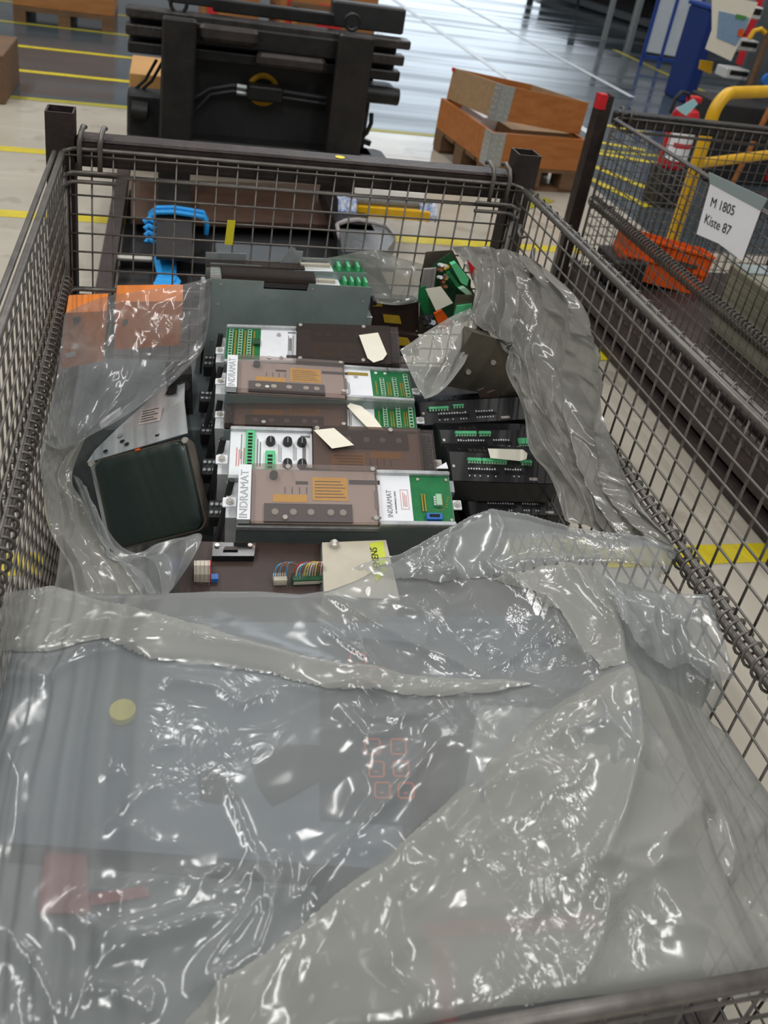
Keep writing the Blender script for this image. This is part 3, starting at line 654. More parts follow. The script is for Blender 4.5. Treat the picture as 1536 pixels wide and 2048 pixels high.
fe.part(MB().box((x-.02, YE-.03, zt+.03), (x+.06, YE+.03, zt+.065), bev=.006), 'valve', 'red')
q = aty(1377, 207, YE-.1)
MT['cyan'] = mat('pale blue card', '9fd3dc', .6)
fe.part(MB().prism([aty(*p, YE-.1) for p in ((1352, 218), (1388, 197), (1396, 208), (1372, 232))], (0, .002, 0)), 'inspection_tag', 'cyan')
fe.part(MB().box((x-.085, YE-.085, 0), (x+.085, YE+.085, zb), bev=.008), 'stand', 'black_panel')

# blue framed board, tables and low rack far behind
bw = W('display_board', 'grey board in a blue steel frame far behind on the right', 'board', (6.0, 11.1, 0))
a = atz(1283, 132, 0); b = atz(1363, 146, 0)
L0 = np.array([a[0]-.02, a[1], 0]); L1 = np.array([b[0], b[1], 0]); e = L1-L0; le = np.linalg.norm(e); e /= le; nn = np.array([-e[1], e[0], 0])
for t in (0., .42, 1.0):
    bw.part(MB().obox(L0+e*le*t+(0, 0, .9), e*.02, nn*.02, (0, 0, .9)), 'frame_post', 'blue')
bw.part(MB().obox(L0+e*le*.21+(0, 0, 1.0), e*le*.2, nn*.012, (0, 0, .82)), 'panel', 'panel_cart')
bw.part(MB().obox(L0+e*le*.71+(0, 0, 1.0), e*le*.28, nn*.012, (0, 0, .82)), 'panel', 'panel_cart')
bw.part(MB().obox(L0+e*le*.5+(0, 0, .12), e*le*.5, nn*.02, (0, 0, .02)), 'frame_rail', 'blue')
tb = W('work_table', 'grey steel table with a white top at the back right', 'table', (6.2, 12.4, 0))
for px, py in ((1207, 80), (1256, 98), (1262, 60)):
    p = atz(px, py, 0); tb.part(MB().box((p[0]-.03, p[1]-.03, 0), (p[0]+.03, p[1]+.03, .76)), 'leg', 'galv')
p0 = atz(1207, 80, 0); p1 = atz(1256, 98, 0)
tb.part(MB().prism([(p0[0], p0[1], .76), (p1[0]+.25, p1[1]-.3, .76), (p1[0]+1.3, p1[1]+.7, .76), (p0[0]+1., p0[1]+1.0, .76)], (0, 0, .04)), 'table_top', 'panel_cart')
rk = W('low_rack', 'dark low steel rack far behind the pale painted floor reflections', 'rack', (7, 17, 0))
p0 = atz(1138, 10, 0); p1 = atz(1275, 55, 0)
e = p1-p0; e /= np.linalg.norm(e); nn = np.array([-e[1], e[0], 0])
if nn[1] < 0: nn = -nn
for z in (.1, .55): rk.part(MB().obox((p0+p1)/2+nn*.6+(0, 0, z), e*2.8, nn*.55, (0, 0, .05)), 'shelf', 'steel_grey')
for t in (-2.7, -.9, .9, 2.7): rk.part(MB().obox((p0+p1)/2+e*t+nn*.1+(0, 0, .4), e*.05, nn*.05, (0, 0, .4)), 'upright', 'black_panel')
rk.part(MB().obox((p0+p1)/2+nn*.7+(0, 0, .33), e*2.6, nn*.4, (0, 0, .17)), 'load', 'dark_int')
dbn = W('plastic_bin', 'dark blue plastic bin beside the grey display board', 'bin', (0, 0, 0))
p = atz(1415, 95, 0); pb = aty(1405, 60, 8.5)
dbn.part(MB().box((pb[0]-.05, 8.4, 0), (pb[0]+.10, 8.8, pb[2]+.2), bev=.02), 'body', 'deep_blue')
dbn.part(MB().box((pb[0]-.06, 8.38, pb[2]+.2), (pb[0]+.12, 8.82, pb[2]+.24), bev=.01), 'lid', 'blue')

# wall board with a poster, white bins and a brown pole
YP = 6.0
ps = W('poster', 'yellowed poster with a pale blue map hanging at the upper right', 'poster', aty(1460, 60, YP))
ps.part(MB().prism([aty(*p, YP) for p in ((1424, -14), (1516, 5), (1492, 58), (1462, 122), (1411, 98), (1424, 60))], (0, .004, 0)), 'sheet', 'tag')
MT['map_blue'] = mat('map print', '7d9ab8', .6, 0, '8aa6c4', 30, .7); MT['map_green'] = mat('green print', '4f8f4a', .6)
ps.part(MB().prism([aty(*p, YP-.004) for p in ((1438, 22), (1500, 36), (1490, 62), (1472, 92), (1434, 76))], (0, .003, 0)), 'map_print', 'map_blue')
ps.part(MB().prism([aty(*p, YP-.007) for p in ((1473, 28), (1494, 33), (1490, 41), (1471, 37))], (0, .003, 0)), 'green_print', 'map_green')
ps.part(MB().prism([aty(*p, YP-.01) for p in ((1478, 58), (1489, 58), (1486, 74), (1475, 72))], (0, .003, 0)), 'orange_sticker', 'orange')
tag(MB().prism([aty(*p, 6.2) for p in ((1401, 120), (1427, 124), (1422, 148), (1398, 138))], (0, .01, 0)).build('yellow_sign', 'yellow'), 'small yellow plate hanging under the poster', 'sign')
wr = W('bin_rack', 'grey rack of small white fronted bins beside the brown pole', 'rack', aty(1490, 110, 6.2)*(1, 1, 0))
X = [aty(1482, 170, 6.3), aty(1560, 170, 6.3)]
wr.part(MB().box((X[0][0]-.02, 6.3, 0), (X[1][0]+.2, 6.34, 1.5)), 'back_panel', 'steel_grey')
for (x0, y0, x1, y1) in ((1478, 78, 1512, 105), (1456, 136, 1494, 162), (1488, 10, 1520, 40)):
    a = aty(x0, y0, 6.15); b = aty(x1, y1, 6.15)
    o = wr.part(MB().box((a[0], 6.15, b[2]), (b[0], 6.3, a[2]), bev=.006), 'bin', 'white_bin')
    wr.part(MB().box((a[0]+.03, 6.146, b[2]+.03), (b[0]-.01, 6.152, a[2]-.012)), 'opening', 'hole', parent=o)
a = aty(1490, 170, 6.05)
pa = aty(1503, 172, 6.0); pz = pa.copy()
tag(MB().rod((pa[0]-.02, 6.02, 0), (pa[0]+.02, 6.02, 1.4), .022, 10).build('wooden_pole', 'wood_dark', smooth=True), 'brown wooden pole standing before the bin rack', 'pole')
tag(MB().tube([aty(1498, 78, 6.0), aty(1508, 62, 6.0), aty(1522, 58, 6.0), aty(1530, 66, 6.0)], .018, 8).build('yellow_hose', 'yellow', smooth=True), 'yellow hose curled on the bin rack', 'hose')
tag(MB().box((aty(1516, 40, 6.4)[0], 6.35, .7), (aty(1580, 40, 6.4)[0], 6.5, 1.4)).build('red_cabinet', 'red'), 'red cabinet cut by the upper right picture edge', 'cabinet')
tag(MB().disc(aty(1534, 160, 5.9), (0, -1, 0), .05, .03, 20).build('blue_cap', 'blue_conn', smooth=True), 'blue round cap at the right picture edge above the guard rail', 'cap')
# grey machine behind guard rail
gm = W('machine_housing', 'dark grey machine housing behind the yellow guard rail', 'machine', (4.0, 5.6, 0))
a = aty(1412, 300, 5.6)
gm.part(MB().box((a[0], 5.6, 0), (a[0]+1.6, 6.0, aty(1450, 208, 5.6)[2]), bev=.01), 'body', 'black_panel')
gm.part(MB().rod((a[0]+.24, 5.52, 0), (a[0]+.33, 5.52, aty(1450, 208, 5.6)[2]+.02), .02, 8), 'orange_post', 'wood_orange', True)
gm.part(MB().box((a[0]+.55, 5.58, .05), (a[0]+.6, 5.602, .4)), 'red_strip', 'red')
MT['chassis_dark'] = mat('brownish zinc plate', '7f796b', .38, .6, '625c50', 10, .8); MT['blue_plug'] = mat('purple blue plug', '3a4578', .45)
# ------------------------------------------------------------------ drive units in the row
DL, DH = .39, .115
def screw(m, x, y, z, r=.0045, h=.004, mi=0): return m.tube([(x, y, z), (x, y, z+h)], r, 10, mi)
def part(mb, name, ms, parent, smooth=False): return mb.build(name, ms, parent, smooth)
def name_strip(parent, x0, x1, flip, pale):
    m = MB().box((x0, .002, .0), (x1, DH-.002, .0155))
    s = part(m, 'name_strip', 'white_panel' if pale else 'cover_mid', parent)
    c = (x0+x1)/2
    R = Matrix.Translation((c, .004 if not flip else DH-.004, .0157)) @ Matrix.Rotation(PI/2 if not flip else -PI/2, 4, 'Z') @ Matrix.Diagonal((1.0, 1, 1, 1))
    t = textmesh('INDRAMAT', .0192, R, 'ink' if pale else 'brown_strip', 'lettering', s)
    if pale: textmesh('INDRAMAT', .0192, Matrix.Translation((0, 0, .0004)) @ R, 'white_panel', 'lettering_core', s, offset=-.00045)
def cover(parent, xa, xb, flip, cm, lab=True, dark=False):
    """plate with terminal strip and labels under a tinted cover; flip turns it half round"""
    f = (lambda x0, y0, x1, y1: (xa+x0, y0, xa+x1, y1)) if not flip else (lambda x0, y0, x1, y1: (xb-x1, DH-y1, xb-x0, DH-y0))
    def plate(x0, y0, x1, y1, z0, z1, name, ms, p=parent):
        a = f(x0, y0, x1, y1); return part(MB().box((a[0], a[1], z0), (a[2], a[3], z1)), name, ms, p)
    w = xb-xa
    ip = plate(.002, .003, w-.002, DH-.003, -.004, 0, 'inner_plate', 'inner_grey')
    stp = plate(.024, .005, .18, .041, 0, .004, 'terminal_strip', 'brown_strip')
    for x in (.043, .075, .106, .141, .163):
        a = f(x, .023, x, .023); m = MB(); screw(m, a[0], a[1], .004, .0062, .003); o = part(m, 'terminal_screw', 'bolt', stp, True)
    plate(.039, .046, .100, .061, 0, .0008, 'warning_label', 'orange_lab', ip)
    lb = plate(.110, .050, .174, .098, 0, .0008, 'warning_label', 'orange_lab', ip)
    m = MB()
    for k in range(6):
        a = f(.114+.0, .056+.0065*k, .170-.004*(k % 3), .0575+.0065*k); m.box((a[0], a[1], .0008), (a[2], a[3], .0011))
    m2 = m; part(m2, 'print', 'brown_strip', lb)
    for q in ((.080, .083, .102, .089), (.177, .085, .234, .094)): plate(*q, 0, .0009, 'slot', 'brown_strip', ip)
    for q in ((.214, .014, .232, .019), (.222, .034, .229, .072)): plate(*q, 0, .0008, 'small_label', 'ink_grey', ip)
    for k in range(7):
        q = (.060+.0065*k, .063, .0612+.0065*k, .077)
        if k % 2 == 0: plate(*q, 0, .0008, 'mark', 'brown_strip', ip)
    a = f(.040, .098, .040, .098)
    part(MB().tube([(a[0], a[1], 0), (a[0], a[1], .010)], .0075, 14), 'fuse_cap', 'black_pl', ip, True)
    # tinted cover, an open tray upside down
    a = f(.0, -.001, w, DH+.001); t = .0012; z1 = .0145
    m = MB(); m.box((a[0], a[1], z1), (a[2], a[3], z1+t)); m.box((a[0], a[1], -.006), (a[2], a[1]+t, z1)); m.box((a[0], a[3]-t, -.006), (a[2], a[3], z1)); m.box((a[0], a[1]+t, 0), (a[0]+t, a[3]-t, z1)); m.box((a[2]-t, a[1]+t, 0), (a[2], a[3]-t, z1))
    cv = part(m, 'cover', cm, parent)
    b = f(.115, DH-.012, .245 if w > .24 else w-.005, DH-.002)
    part(MB().box((b[0], b[1], z1+t), (b[2], b[3], z1+t+.0025)), 'cover_rib', cm, cv)
    for x, y in ((.06, .006), (.065, DH-.006), (w-.008, .007), (w-.008, DH-.007)):
        q = f(x, y, x, y); m = MB(); screw(m, q[0], q[1], z1+t, .0045, .003); part(m, 'cover_screw', 'bolt', cv, True)
    return cv
def tab(parent, x0, x1, y):
    tb_ = part(MB().box((x0, y-.010, -.010), (x1, y+.010, -.006), bev=.0016), 'mounting_tab', 'white_panel', parent)
    c = (x0+x1)/2; m = MB(); m.tube([(c, y, -.006), (c, y, -.002)], .0068, 6); m.tube([(c, y, -.002), (c, y, .000)], .0035, 10)
    part(m, 'bolt', 'bolt', tb_)
def pin_row(parent, x, y0, y1, n=8):
    m = MB().box((x-.0045, y0, .0), (x+.0045, y1, .006)); o = part(m, 'terminal_block', 'green_pale', parent)
    d = (y1-y0)/n
    m = MB()
    for k in range(n): m.box((x-.003, y0+d*(k+.2), .006), (x+.003, y0+d*(k+.8), .0065))
    part(m, 'clamp_openings', 'pcb_dark', o)
def board(parent, xa, xb, y0=.009, y1=DH-.009, z=0.):
    return part(MB().box((xa, y0, -.004), (xb, y1, z)), 'circuit_board', 'pcb', parent)
def white(parent, xa, xb, y0=.009, y1=DH-.009):
    return part(MB().box((xa, y0, -.004), (xb, y1, .0006)), 'label_panel', 'white_panel', parent)
def lines_print(parent, x0, y0, x1, y1, n, ms='ink_grey', vert=True, z=.0007):
    m = MB()
    for k in range(n):
        if vert:
            x = x0+(x1-x0)*(k+.25)/n; m.box((x, y0, z), (x+(x1-x0)/n*.45, y1-(y1-y0)*.3*((k*7) % 3)/3, z+.0003))
        else:
            y = y0+(y1-y0)*(k+.25)/n; m.box((x0, y, z), (x1-(x1-x0)*.3*((k*5) % 3)/3, y+(y1-y0)/n*.45, z+.0003))
    return part(m, 'print', ms, parent)
def chassis(parent, rails, depth=.14):
    m = MB(); t = .0015
    m.box((0, 0, -depth), (DL, DH, -depth+t)); m.box((0, 0, -depth), (DL, t, -.003)); m.box((0, DH-t, -depth), (DL, DH, -.003)); m.box((0, t, -depth), (t, DH-t, -.003)); m.box((DL-t, t, -depth), (DL, DH-t, -.003))
    part(m, 'chassis', 'zinc', parent)
    for xa, xb in rails:
        for y in (0, DH-.009): part(MB().box((xa, y, -.004), (xb, y+.009, .007), bev=.002), 'rail', 'alu', parent)
def side_gear(parent, seed):
    r = random.Random(seed)
    part(MB().box((-.020, .03, -.14), (-.0005, DH-.01, -.03)), 'end_plate', 'white_panel', parent)
    part(MB().tube([(-.012, DH*.80, -.004), (-.020, DH*.62, -.05), (-.034, DH*.25, -.12), (-.038, DH*.12, -.15)], .0062, 10), 'cable', 'rubber', parent, True)
    tbk = part(MB().box((-.052, .055, -.11), (-.022, .092, -.075), bev=.002), 'terminal_block', 'black_pl', parent)
    for i in range(3):
        for k in range(2):
            m = MB(); screw(m, -.046+.009*i, .065+.017*k, -.075, .0035, .003); part(m, 'terminal_screw', 'galv', tbk, True)
DR = {}
GRP = 'drive units standing in the row'
def drive(key, px, label, tilt=.45, s=1., h=.115):
    mw = pose(px, DL*s, h*s, tilt) @ Matrix.Diagonal((s, s*h/DH, s, 1))
    DR[key] = (thing('drive_unit', label, 'drive unit', mw, GRP), mw); return DR[key][0]
# 1, nearest
o = drive(1, [(475, 1050), (910, 1052), (901, 948), (475, 935)], 'nearest drive unit of the row, pale bronze cover and blue connector on its green board', .5)
chassis(o, [(.25, .39)]); part(MB().box((0, -.0018, -.016), (.25, .0, -.005)), 'edge_rail', 'alu', o); name_strip(o, 0, .0225, False, True); cover(o, .0225, .25, False, MT['cover_pale'])
p = white(o, .2505, .313)
t = textmesh('INDRAMAT', .0105, Matrix.Translation((.272, .018, .0008)) @ Matrix.Rotation(PI/2, 4, 'Z') @ Matrix.Diagonal((1.05, 1.3, 1, 1)), 'ink_grey', 'lettering', p)
textmesh('AC-MAINSPINDLE DRIVE', .0042, Matrix.Translation((.283, .026, .0008)) @ Matrix.Rotation(PI/2, 4, 'Z'), 'ink', 'lettering', p)
m = MB()
for a, b in (((.293, .035), (.293, .075)), ((.307, .035), (.307, .075)), ((.293, .035), (.307, .035)), ((.293, .075), (.307, .075))): m.beam((*a, .0009), (*b, .0009), .0008, .0004)
part(m, 'stamp_frame', 'ink_red', p); lines_print(p, .296, .04, .305, .07, 3, 'ink_red')
b = board(o, .3135, .388)
for k in range(2): part(MB().box((.331+.005*k, .030, 0), (.3335+.005*k, .066, .003)), 'pin_header', 'gold', b)
c = part(MB().box((.357, .040, 0), (.368, .064, .009), bev=.001), 'plug', 'green_pale', b)
m = MB()
for k in range(4): m.box((.354, .043+.005*k, 0), (.357, .046+.005*k, .004))
part(m, 'plug_pins', 'white_panel', c)
c = part(MB().box((.336, .011, 0), (.365, .024, .009), bev=.001), 'ribbon_socket', 'blue_conn', b); part(MB().box((.341, .015, .0088), (.360, .021, .0094)), 'socket_slot', 'hole', c)
for k in range(5): part(MB().box((.374+.0015*k, .04+.005*k, 0), (.378+.0015*k, .0415+.005*k, .0008)), 'trace_mark', 'gold', b)
part(MB().box((.352, .034, 0), (.3715, .0348, .0006)).box((.3707, .034, 0), (.3715, .07, .0006)), 'trace_mark', 'gold', b)
for x, y in ((.328, .098), (.382, .098), (.383, .014)): m = MB(); screw(m, x, y, 0, .003, .002); part(m, 'board_screw', 'bolt', b, True)
tab(o, -.026, -.001, .048); tab(o, .391, .408, .05); side_gear(o, 1)
part(MB().box((.389, .075, -.03), (.398, .10, -.004), bev=.001), 'end_clip', 'galv', o)
# 2
o = drive(2, [(459, 958), (871, 970), (867, 867), (456, 857)], 'second drive unit from the front, with five black knobs on its white panel', .5)
chassis(o, [(0, .155)]); cover(o, .155, .365, True, MT['cover_mid']); name_strip(o, .3655, .39, True, False)
p = white(o, .0015, .1545)
lines_print(p, .012, .03, .03, .07, 4, 'ink_red'); lines_print(p, .020, .045, .024, .1, 1)
pb = part(MB().box((.030, .012, .0006), (.047, .104, .010), bev=.0015), 'long_plug', 'green_plug', p)
for k in range(11): part(MB().box((.034, .020+.0073*k, .0098), (.042, .0245+.0073*k, .0104)), 'clamp_opening', 'hole', pb)
pb = part(MB().box((.067, .016, .0006), (.085, .061, .009), bev=.0015), 'short_plug', 'green_plug', p)
for k in range(4): part(MB().box((.071, .022+.008*k, .0088), (.080, .027+.008*k, .0094)), 'clamp_opening', 'hole', pb)
for x, y in ((.076, .083), (.108, .083), (.135, .083), (.108, .035), (.135, .035)):
    kn = part(MB().tube([(x, y, .0006), (x, y, .006), (x, y, .012)], [.0095, .0092, .008], 16), 'knob', 'black_pl', p, True)
    part(MB().box((x-.001, y-.006, .012), (x+.001, y+.006, .0128)), 'knob_slot', 'ink_grey', kn)
lines_print(p, .09, .04, .098, .08, 3); lines_print(p, .118, .045, .126, .08, 3); lines_print(p, .05, .03, .06, .09, 2)
tab(o, -.024, -.001, .048); tab(o, .391, .406, .05); side_gear(o, 2)
# 3
o = drive(3, [(451, 857), (832, 866), (833, 798), (449, 784)], 'third drive unit from the front, brown cover and a card tag on its right half', .45, .985, .10)
chassis(o, [(.245, .39)]); name_strip(o, 0, .018, False, False); cover(o, .018, .245, False, MT['cover_mid'])
def right_board(o):
    p = white(o, .2455, .303); part(MB().box((.252, .086, .0006), (.297, .094, .003)), 'socket_row', 'gold', p)
    lines_print(p, .25, .02, .256, .06, 2); m = MB(); screw(m, .27, .08, .0006, .004, .003); part(m, 'panel_screw', 'bolt', p, True)
    b = board(o, .3035, .388)
    for x, y1 in ((.325, .075), (.352, .080), (.378, .095)): pin_row(b, x, .014, y1)
    for k, x in enumerate((.311, .336, .341, .364, .369)): part(MB().box((x, .02, 0), (x+.0025, .068, .0012)), 'pin_header', 'gold', b)
    for x, y in ((.315, .098), (.335, .098)): m = MB(); screw(m, x, y, 0, .0035, .002); part(m, 'board_screw', 'white_panel', b, True)
right_board(o); tab(o, -.02, -.001, .05); tab(o, .391, .408, .05); side_gear(o, 3)
# 4
o = drive(4, [(450, 784), (831, 806), (816, 742), (456, 720)], 'fourth drive unit from the front, pale cover with a white name strip', .45, .975, .10)
chassis(o, [(.245, .39)]); name_strip(o, 0, .021, False, True); cover(o, .021, .245, False, MT['cover_pale']); right_board(o)
tab(o, -.022, -.001, .045); tab(o, .391, .408, .05); side_gear(o, 4)
# 5
o = drive(5, [(448, 726), (800, 737), (796, 662), (452, 653)], 'rearmost drive unit of the row, green board at its left end and dark brown cover', .45, .95)
chassis(o, [(0, .158)]); b = board(o, .002, .077)
for x in (.012, .033, .053): pin_row(b, x, .02, .1, 10)
for x in (.02, .041, .061): part(MB().box((x, .02, 0), (x+.004, .1, .0012)), 'pin_header', 'gold', b)
part(MB().box((.062, .055, 0), (.077, .072, .008)), 'relay', 'pcb_dark', b)
p = white(o, .0775, .1575); lines_print(p, .138, .03, .152, .09, 4)
for x, y in ((.118, .09), (.125, .02)): m = MB(); screw(m, x, y, .0006, .0045, .003); part(m, 'panel_screw', 'bolt', p, True)
cover(o, .158, .37, True, MT['cover_dark']); name_strip(o, .3705, .39, True, False)
tab(o, -.02, -.001, .045); side_gear(o, 5)

# the two upright drives behind the row
zl = aty(424, 557, 2.0)
def upright(label, pL, pR, Y, dep, h, front):
    a = aty(*pL, Y); b = aty(*pR, Y); e = b-a; l = np.linalg.norm(e); e /= l
    n = np.array([0, 0, 1.])-e*e[2]; n /= np.linalg.norm(n); v = np.cross(n, e)
    mw = Matrix(((e[0], v[0], n[0], a[0]), (e[1], v[1], n[1], a[1]), (e[2], v[2], n[2], a[2]), (0, 0, 0, 1)))
    o = thing('drive_unit', label, 'drive unit', mw)
    return o, l
o, l = upright('upright zinc sided drive unit behind the row, showing its bare side plate', (424, 557), (745, 575), 1.905, .1, .4, True)
D2 = .055
m = MB()
nx0, nx1, nz = l*.315, l*.585, -.018
m.prism([(0, 0, 0), (nx0, 0, 0), (nx0, 0, nz), (nx1, 0, nz), (nx1+.003, 0, 0), (l, 0, 0), (l-.006, 0, -.33), (-.012, 0, -.33)], (0, .0015, 0))
sp_ = part(m, 'side_plate', 'zinc', o)
m = MB()
for x, z in ((.02, -.012), (.016, -.09), (l*.6, -.012), (l-.02, -.04), (.012, -.2), (.09, -.012)): m.tube([(x, -.0005, z), (x, .002, z)], .0028, 8)
m2 = MB(); m2.tube([(l+.008, -.01, -.035), (l+.008, .02, -.035)], .006, 10); part(m2, 'side_screw', 'black_pl', o)
for x, z in ((.02, -.012), (.016, -.06), (l*.62, -.012), (l-.016, -.036), (.01, -.15)): part(MB().tube([(x, -.0015, z), (x, .002, z)], .0026, 8), 'rivet', 'bolt', sp_, True)
part(MB().box((-.012, .003, -.33), (l-.006, D2, -.02)), 'body', 'dark_int', o)
part(MB().box((-.002, D2, -.33), (l-.01, D2+.0015, .012)), 'rear_plate', 'zinc', o)
part(MB().box((.02, .004, -.004), (l*.64, D2-.004, .010), bev=.003), 'cover', 'cover_dark', o)
part(MB().box((.02, .004, -.016), (l*.64, D2-.004, -.006)), 'inner_plate', 'brown_strip', o)
part(MB().box((-.002, .002, -.01), (.02, D2, .004)), 'terminal_row', 'inner_grey', o)
for k in range(6): part(MB().box((-.001, .004+.008*k, .004), (.019, .009+.008*k, .0065)), 'terminal', 'galv', o)
wp = part(MB().box((l*.645, .006, -.012), (l*.80, D2-.006, -.006)), 'label_panel', 'white_panel', o)
bb = part(MB().box((l*.80, .006, -.012), (l*.99, D2-.006, -.006)), 'circuit_board', 'pcb', o)
for k in range(4): part(MB().box((l*(.825+.045*k), .012, -.006), (l*(.84+.045*k), D2-.014, .006)), 'terminal_block', 'green_plug', bb)
part(MB().box((l*.66, .02, -.006), (l*.77, .03, .002)), 'socket_row', 'beige', wp)
m = MB().box((-.022, .0, -.32), (-.012, .03, -.01), bev=.002); part(m, 'heat_sink_edge', 'galv', o)
for k in range(5): part(MB().box((l-.004, .010+.008*k, -.2), (l+.014, .014+.008*k, -.08)), 'heat_sink_fin', 'galv', o)
o, l = upright('farthest drive unit, half covered by the sheet behind the upright one', (505, 535), (735, 543), 1.95, .1, .4, True)
part(MB().box((-.1, .0, -.3), (l, .0015, -.004)), 'side_plate', 'zinc', o)
part(MB().box((-.1, .0015, -.3), (l, .042, -.02)), 'body', 'dark_int', o)
part(MB().box((-.1, .038, -.3), (-.012, .0395, .016)), 'corner_plate', 'galv', o)
part(MB().box((-.1, .003, -.01), (l*.45, .036, .0)), 'cover', 'cover_dark', o)
wp = part(MB().box((l*.45, .003, -.012), (l*.7, .036, -.004)), 'label_panel', 'white_panel', o)
part(MB().box((l*.42, .02, -.004), (l*.68, .03, .004)), 'socket_row', 'beige', wp)
bb = part(MB().box((l*.7, .003, -.012), (l*.98, .036, -.004)), 'circuit_board', 'pcb', o)
for k in range(3): part(MB().box((l*(.74+.085*k), .006, -.004), (l*(.765+.085*k), .034, .008)), 'terminal_block', 'green_plug', bb)
part(MB().box((l*.36, .038, -.3), (l*1.0, .0395, .012)), 'rear_plate', 'galv', o)
part(MB().prism([(l*.25, .032, .0), (l*.43, .032, .0), (l*.44, .034, .028), (l*.37, .034, .030), (l*.33, .034, .040)], (0, .0015, 0)), 'bent_bracket', 'galv', o)

# ------------------------------------------------------------------ card tags
def card(label, px, y0=None, lift=0., z=None, group='cream card tags', curl=.0, plane=None, hole=None):
    if plane is not None:
        M4 = np.array(plane); n = M4[:3, 2]; p0 = M4[:3, 3]+n*lift
        P = [CAM+ray(*p)*(((p0-CAM) @ n)/(ray(*p) @ n)) for p in px]
    else: P = [aty(*p, y0) for p in px]
    c = sum(P)/len(P)
    w = W('card_tag', label, 'tag', c)
    nn = np.cross(P[1]-P[0], P[2]-P[0]); nn /= np.linalg.norm(nn)
    w.part(MB().prism(P, nn*.0006), 'card', 'tag')
    return w, P, nn
w, P, nn = card('cream card tag across the join of the two front drive units', [(627, 860), (668, 856), (708, 890), (664, 897)], plane=DR[2][1], lift=.026)
w, P, nn = card('curled card tag hanging on the third drive unit', [(694, 812), (700, 806), (722, 812), (747, 832), (768, 860), (738, 858), (716, 836)], plane=DR[3][1], lift=.02)
w, P, nn = card('cream card tag with cut corners on the rearmost drive unit of the row', [(718, 670), (756, 665), (774, 708), (766, 719), (747, 725), (735, 716)], plane=DR[5][1], lift=.022)
e = (P[1]-P[0]); v = (P[5]-P[0])
w.part(MB().tube([P[3], P[3]+nn*.002-v*.0+np.array([.004, -.01, -.006]), P[3]+np.array([.012, -.02, -.02])], .0006, 5), 'string', 'ink')
lp = MB()
for k in range(6):
    a = P[0]+v*(.12+.12*k)+e*.2+nn*.0007; lp.beam(a, a+e*(.5+.1*(k % 3)), .0006, .0002, up=nn)
w.part(lp, 'print', 'ink_grey')

# ------------------------------------------------------------------ black servo amplifiers on the right
def amp(label, px, h, plugs, tilt=1.0, top=.07, seed=0, w_=.25):
    mw = pose(px, w_, h, tilt, 25.)
    o = thing('servo_amplifier', label, 'amplifier', mw, 'black servo amplifiers')
    iv = mw.inverted().to_3x3(); hv = np.array(iv @ Vector((0, 1., -.12))); dn = np.array(iv @ Vector((0, .1, -1.)))
    a0 = np.array([0, h, -.001]); ex = np.array([w_, 0, 0.]); vs = []
    for e in (0, 1):
        vs += [a0+ex*e, a0+ex*e+hv*top, a0+ex*e+hv*top+dn*.07, np.array([0, 0, -.001])+ex*e+dn*.05, np.array([0, 0, -.001])+ex*e]
    part(MB().add(vs, [(4, 3, 2, 1, 0), (5, 6, 7, 8, 9)]+[(i, (i+1) % 5, 5+(i+1) % 5, 5+i) for i in range(5)]), 'housing', 'black_gloss', o)
    fp = part(MB().box((.002, .001, 0), (w_-.002, h-.001, .0015)), 'front_panel', 'black_panel', o)
    for x0, x1, y0, y1 in plugs:
        g = part(MB().box((x0, y0, .0015), (x1, y1, .008), bev=.001), 'green_plug', 'green_plug', fp)
        m = MB(); n = max(2, int((x1-x0)/.006))
        for k in range(n): m.box((x0+(x1-x0)*(k+.25)/n, y0-.004, .0015), (x0+(x1-x0)*(k+.75)/n, y0, .006))
        part(m, 'plug_teeth', 'green_pale', g)
    r = random.Random(seed)
    for x0, x1, y in ((.04, .11, h*.28), (.125, .17, h*.3)):
        s = part(MB().box((x0, y, .0015), (x1, y+.006, .0025)), 'socket', 'hole', fp)
        m = MB(); n = int((x1-x0)/.006)
        for k in range(n): m.box((x0+.006*k, y+.008, .0015), (x0+.006*k+.003, y+.010+.002*(r.random()), .002))
        for k in range(n):
            if r.random() < .6: m.box((x0+.006*k, y-.006, .0015), (x0+.006*k+.0025, y-.0035, .002))
        part(m, 'pin_print', 'paper', s)
    m2 = MB().box((.18, h*.1, .0015), (.20, h*.2, .002)); part(m2, 'logo_print', 'inner_grey', fp)
    nn_ = np.cross(hv, (1, 0, 0)); nn_ = nn_*(1 if nn_ @ np.array(iv @ Vector((0, 0, 1.))) > 0 else -1)
    for x, z in ((.03, .3), (.09, .6), (.15, .4), (.21, .7)): c = a0+np.array([x, 0, 0])+hv*top*z; part(MB().tube([c-nn_*.0002, c+nn_*.0009], .0032, 8), 'vent_hole', 'hole', o)
    for k in range(4): c = a0+np.array([.055+.011*k, 0, 0])+hv*top*.25; part(MB().obox(c, (.004, 0, 0), hv*.006, nn_*.0008), 'top_mark', 'rub', o)
    for x in (.008, w_-.008): m = MB(); screw(m, x, h*.5, .0015, .003, .001); part(m, 'panel_screw', 'bolt', fp, True)
    return o, mw
a1, m1 = amp('rearmost black servo amplifier, below the torn bag edge', [(846, 848), (1066, 836), (1052, 797), (831, 808)], .055, [(.02, .065, .034, .040), (.075, .10, .038, .043)], .9, .03, 1)
a2, m2_ = amp('second black servo amplifier from the back, loose green plug at its right', [(887, 899), (1092, 902), (1078, 860), (873, 862)], .046, [(.035, .085, .034, .041), (.092, .12, .034, .041), (.185, .215, .012, .026)], .9, .030, 2)
a3, m3 = amp('black servo amplifier carrying a cream card tag', [(905, 960), (1118, 970), (1104, 912), (893, 904)], .06, [(.04, .07, .040, .047), (.073, .13, .040, .047), (.165, .19, .040, .047)], .9, .034, 3)
